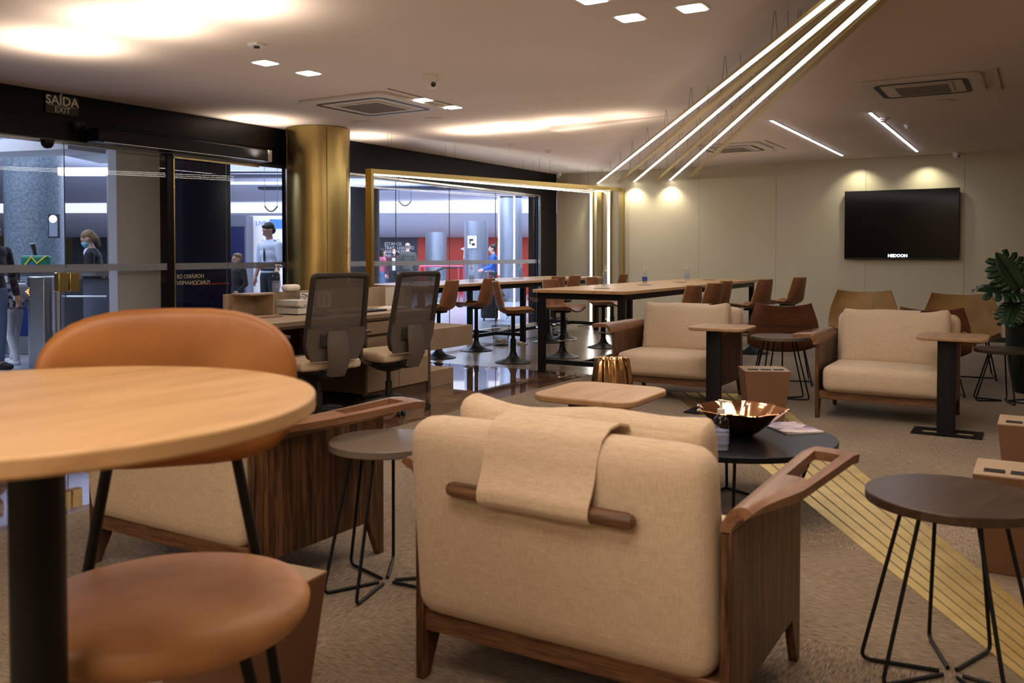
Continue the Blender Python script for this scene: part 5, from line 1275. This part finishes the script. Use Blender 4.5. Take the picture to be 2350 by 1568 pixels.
pl('shirtwhite', (0.62, 0.68, 0.80), 0.8); pl('trousdark', (0.018, 0.022, 0.028), 0.85); pl('hairdark', (0.015, 0.010, 0.008), 0.6); pl('hairblond', (0.20, 0.12, 0.055), 0.6)
pl('hairgrey', (0.16, 0.13, 0.12), 0.7); pl('blazer', (0.012, 0.013, 0.018), 0.8); pl('maskblue', (0.10, 0.42, 0.62), 0.7); pl('olive', (0.055, 0.055, 0.05), 0.9)
pl('jacketblue', (0.02, 0.09, 0.42), 0.6); pl('pink', (0.55, 0.12, 0.20), 0.8); pl('denim', (0.12, 0.20, 0.36), 0.9); pl('maskwhite', (0.75, 0.70, 0.78), 0.7); pl('wine', (0.08, 0.03, 0.04), 0.8)
pl('whitecloth', (0.62, 0.62, 0.66), 0.85); M['camo'] = noisy('camouflage_cloth', (0.05, 0.05, 0.055), (0.55, 0.53, 0.55), 16, 0.85, 0.1, lo=0.46, hi=0.54); M['plaid'] = noisy('dark_plaid', (0.008, 0.008, 0.012), (0.05, 0.045, 0.06), 14, 0.85, 0.1, lo=0.45, hi=0.55)
FL = YAW + pi/2                       # facing the left of the picture
t, T, H = person('security guard in white short sleeved shirt and dark trousers looking down left outside the glass', gp(14.0, -3.84), FL + radians(60), 1.76, 'mid', 'shirtwhite', 'short', 'trousdark', 'hairdark', 'short', headturn=radians(-20), nod=radians(22), arms=((0.05, 0.02, 0.75), (0.05, 0.0, 0.1)))
q = MB(); q.box(T((-0.01, 0.128, 1.20)), (0.035, 0.01, 0.15)); q.box(T((-0.01, 0.13, 1.29)), (0.02, 0.01, 0.06)); q.build('black_tie', 'ink', t, bevel=0.004)
for s_ in (-1, 1):
    q = MB(); q.box(T((s_ * 0.13, 0, 1.452)), (0.10, 0.045, 0.008)); q.build('epaulette', 'whitecloth', t)
q = MB(); q.lathe([(0.166, 0), (0.168, 0.02), (0.168, 0.035)], 30, (0, 0, 0.985)); o = q.build('belt', 'ink', t); o.scale = (1, 0.72, 1)
t, T, H = person('boy in dark jacket with white sleeve stripes standing beyond the glass before the dark doorway', gp(13.2, -4.10), FL + radians(50), 1.28, 'light', 'blazer', 'long', 'trousdark', 'hairblond', 'short', headturn=radians(0), arms=((0.05, 0, 0.4), (0.1, 0, 0.5)))
q = MB(); q.tube([(0.245, 0.0, 1.37), (0.285, 0.01, 1.12), (0.26, 0.10, 1.0)], 0.014, 8); q.build('sleeve_stripe', 'whitecloth', t)
t, T, H = person('woman with light blue face mask, dark blazer and tied blond hair at the check-in counter', gp(11.55, -5.43), FL + radians(15), 1.58, 'light', 'blazer', 'long', 'blazer', 'hairblond', 'tied', nod=radians(20), lean=radians(8), mask='maskblue', arms=((0.05, 0.05, 0.8), (0.05, 0.05, 0.8)))
q = MB(); ball(q, T((0, 0.045, 1.40)), 1, (0.07, 0.07, 0.09), 16); q.build('white_collar', 'whitecloth', t)
t, T, H = person('person in dark plaid jacket cut by the left edge of the picture outside the glass', gp(9.7, -5.72), FL + radians(160), 1.62, 'light', 'plaid', 'long', 'denim', 'hairdark', 'short')
t, T, H = person('child in grey camouflage jacket and white trousers walking at the left edge outside the glass', gp(10.25, -5.80), FL - radians(20), 1.15, 'light', 'camo', 'long', 'whitecloth', 'wine', 'long', arms=((0.05, 0.0, 0.3), (0.05, 0, 0.2)), shoes='whitecloth', extra={'knee': 0.05, 'step': 0.16})
q = MB(); q.cushion((0.24, 0.12, 0.30), 0.05, 6, mtx=Matrix.Translation((0, -0.16, 1.25))); q.build('backpack', 'maskwhite', t, angle=70)
F = 24.5
t, T, H = person('woman in pink top and blue jeans with long dark hair, leftmost of the far group', gp(F, -3.60), FL + radians(-150), 1.42, 'light', 'pink', 'long', 'denim', 'hairdark', 'long', vox=0.016)
t, T, H = person('woman in white face mask and dark open jacket beside the grey haired man', gp(F - 0.3, -3.22), FL + radians(90), 1.45, 'light', 'wine', 'long', 'trousdark', 'hairdark', 'long', mask='maskwhite', vox=0.016)
q = MB(); q.box(T((0, 0.118, 1.18)), (0.12, 0.012, 0.40)); q.build('white_blouse', 'whitecloth', t, bevel=0.004)
t, T, H = person('grey haired man in dark olive sweater seen from behind before the far wall', gp(F - 1.0, -2.78), FL + radians(-90), 1.57, 'light', 'olive', 'long', 'trousdark', 'hairgrey', 'balding', vox=0.016)
t, T, H = person('person in bright blue jacket with dark bun before the bluish grey column', gp(F - 3.0, -0.46), FL + radians(10), 1.50, 'light', 'jacketblue', 'long', 'trousdark', 'hairdark', 'bun', arms=((0.02, 0.1, 0.6), (0.02, 0.1, 0.6)), vox=0.016)
t = thing('suitcase', 'black trolley suitcase standing on the pale floor, seen under the window table', 'suitcase', gp(17.0, -0.42), YAW)
q = MB(); q.cushion((0.36, 0.26, 0.52), 0.04, 6, mtx=Matrix.Translation((0, 0, 0.31))); q.build('shell', 'blackplastic', t, angle=70)
q = MB(); q.tube(bend([(-0.1, 0.10, 0.55), (-0.1, 0.10, 0.95), (0.1, 0.10, 0.95), (0.1, 0.10, 0.55)], 0.03), 0.01, 6); q.build('handle', 'steel', t)
for x in (-0.12, 0.12):
    for y in (-0.07, 0.07):
        q = MB(); q.cyl((x - 0.012, y, 0.025), (x + 0.012, y, 0.025), 0.025, n=12); q.build('wheel', 'blackplastic', t)
t = thing('pink_bag', 'pink soft bag lying on top of the black suitcase', 'bag', gp(16.93, -0.42, 0.60), YAW)
q = MB(); q.cushion((0.34, 0.16, 0.16), 0.06, 6, (0, 0, 0.02), Matrix.Translation((0, 0, 0.08))); q.build('bag_body', pl('palepink', (0.65, 0.35, 0.42), 0.8), t, angle=80)
q = MB(); q.tube(bend([(-0.08, 0, 0.15), (-0.06, 0, 0.26), (0.06, 0, 0.26), (0.08, 0, 0.15)], 0.03), 0.008, 6); q.build('handle', 'pink', t)
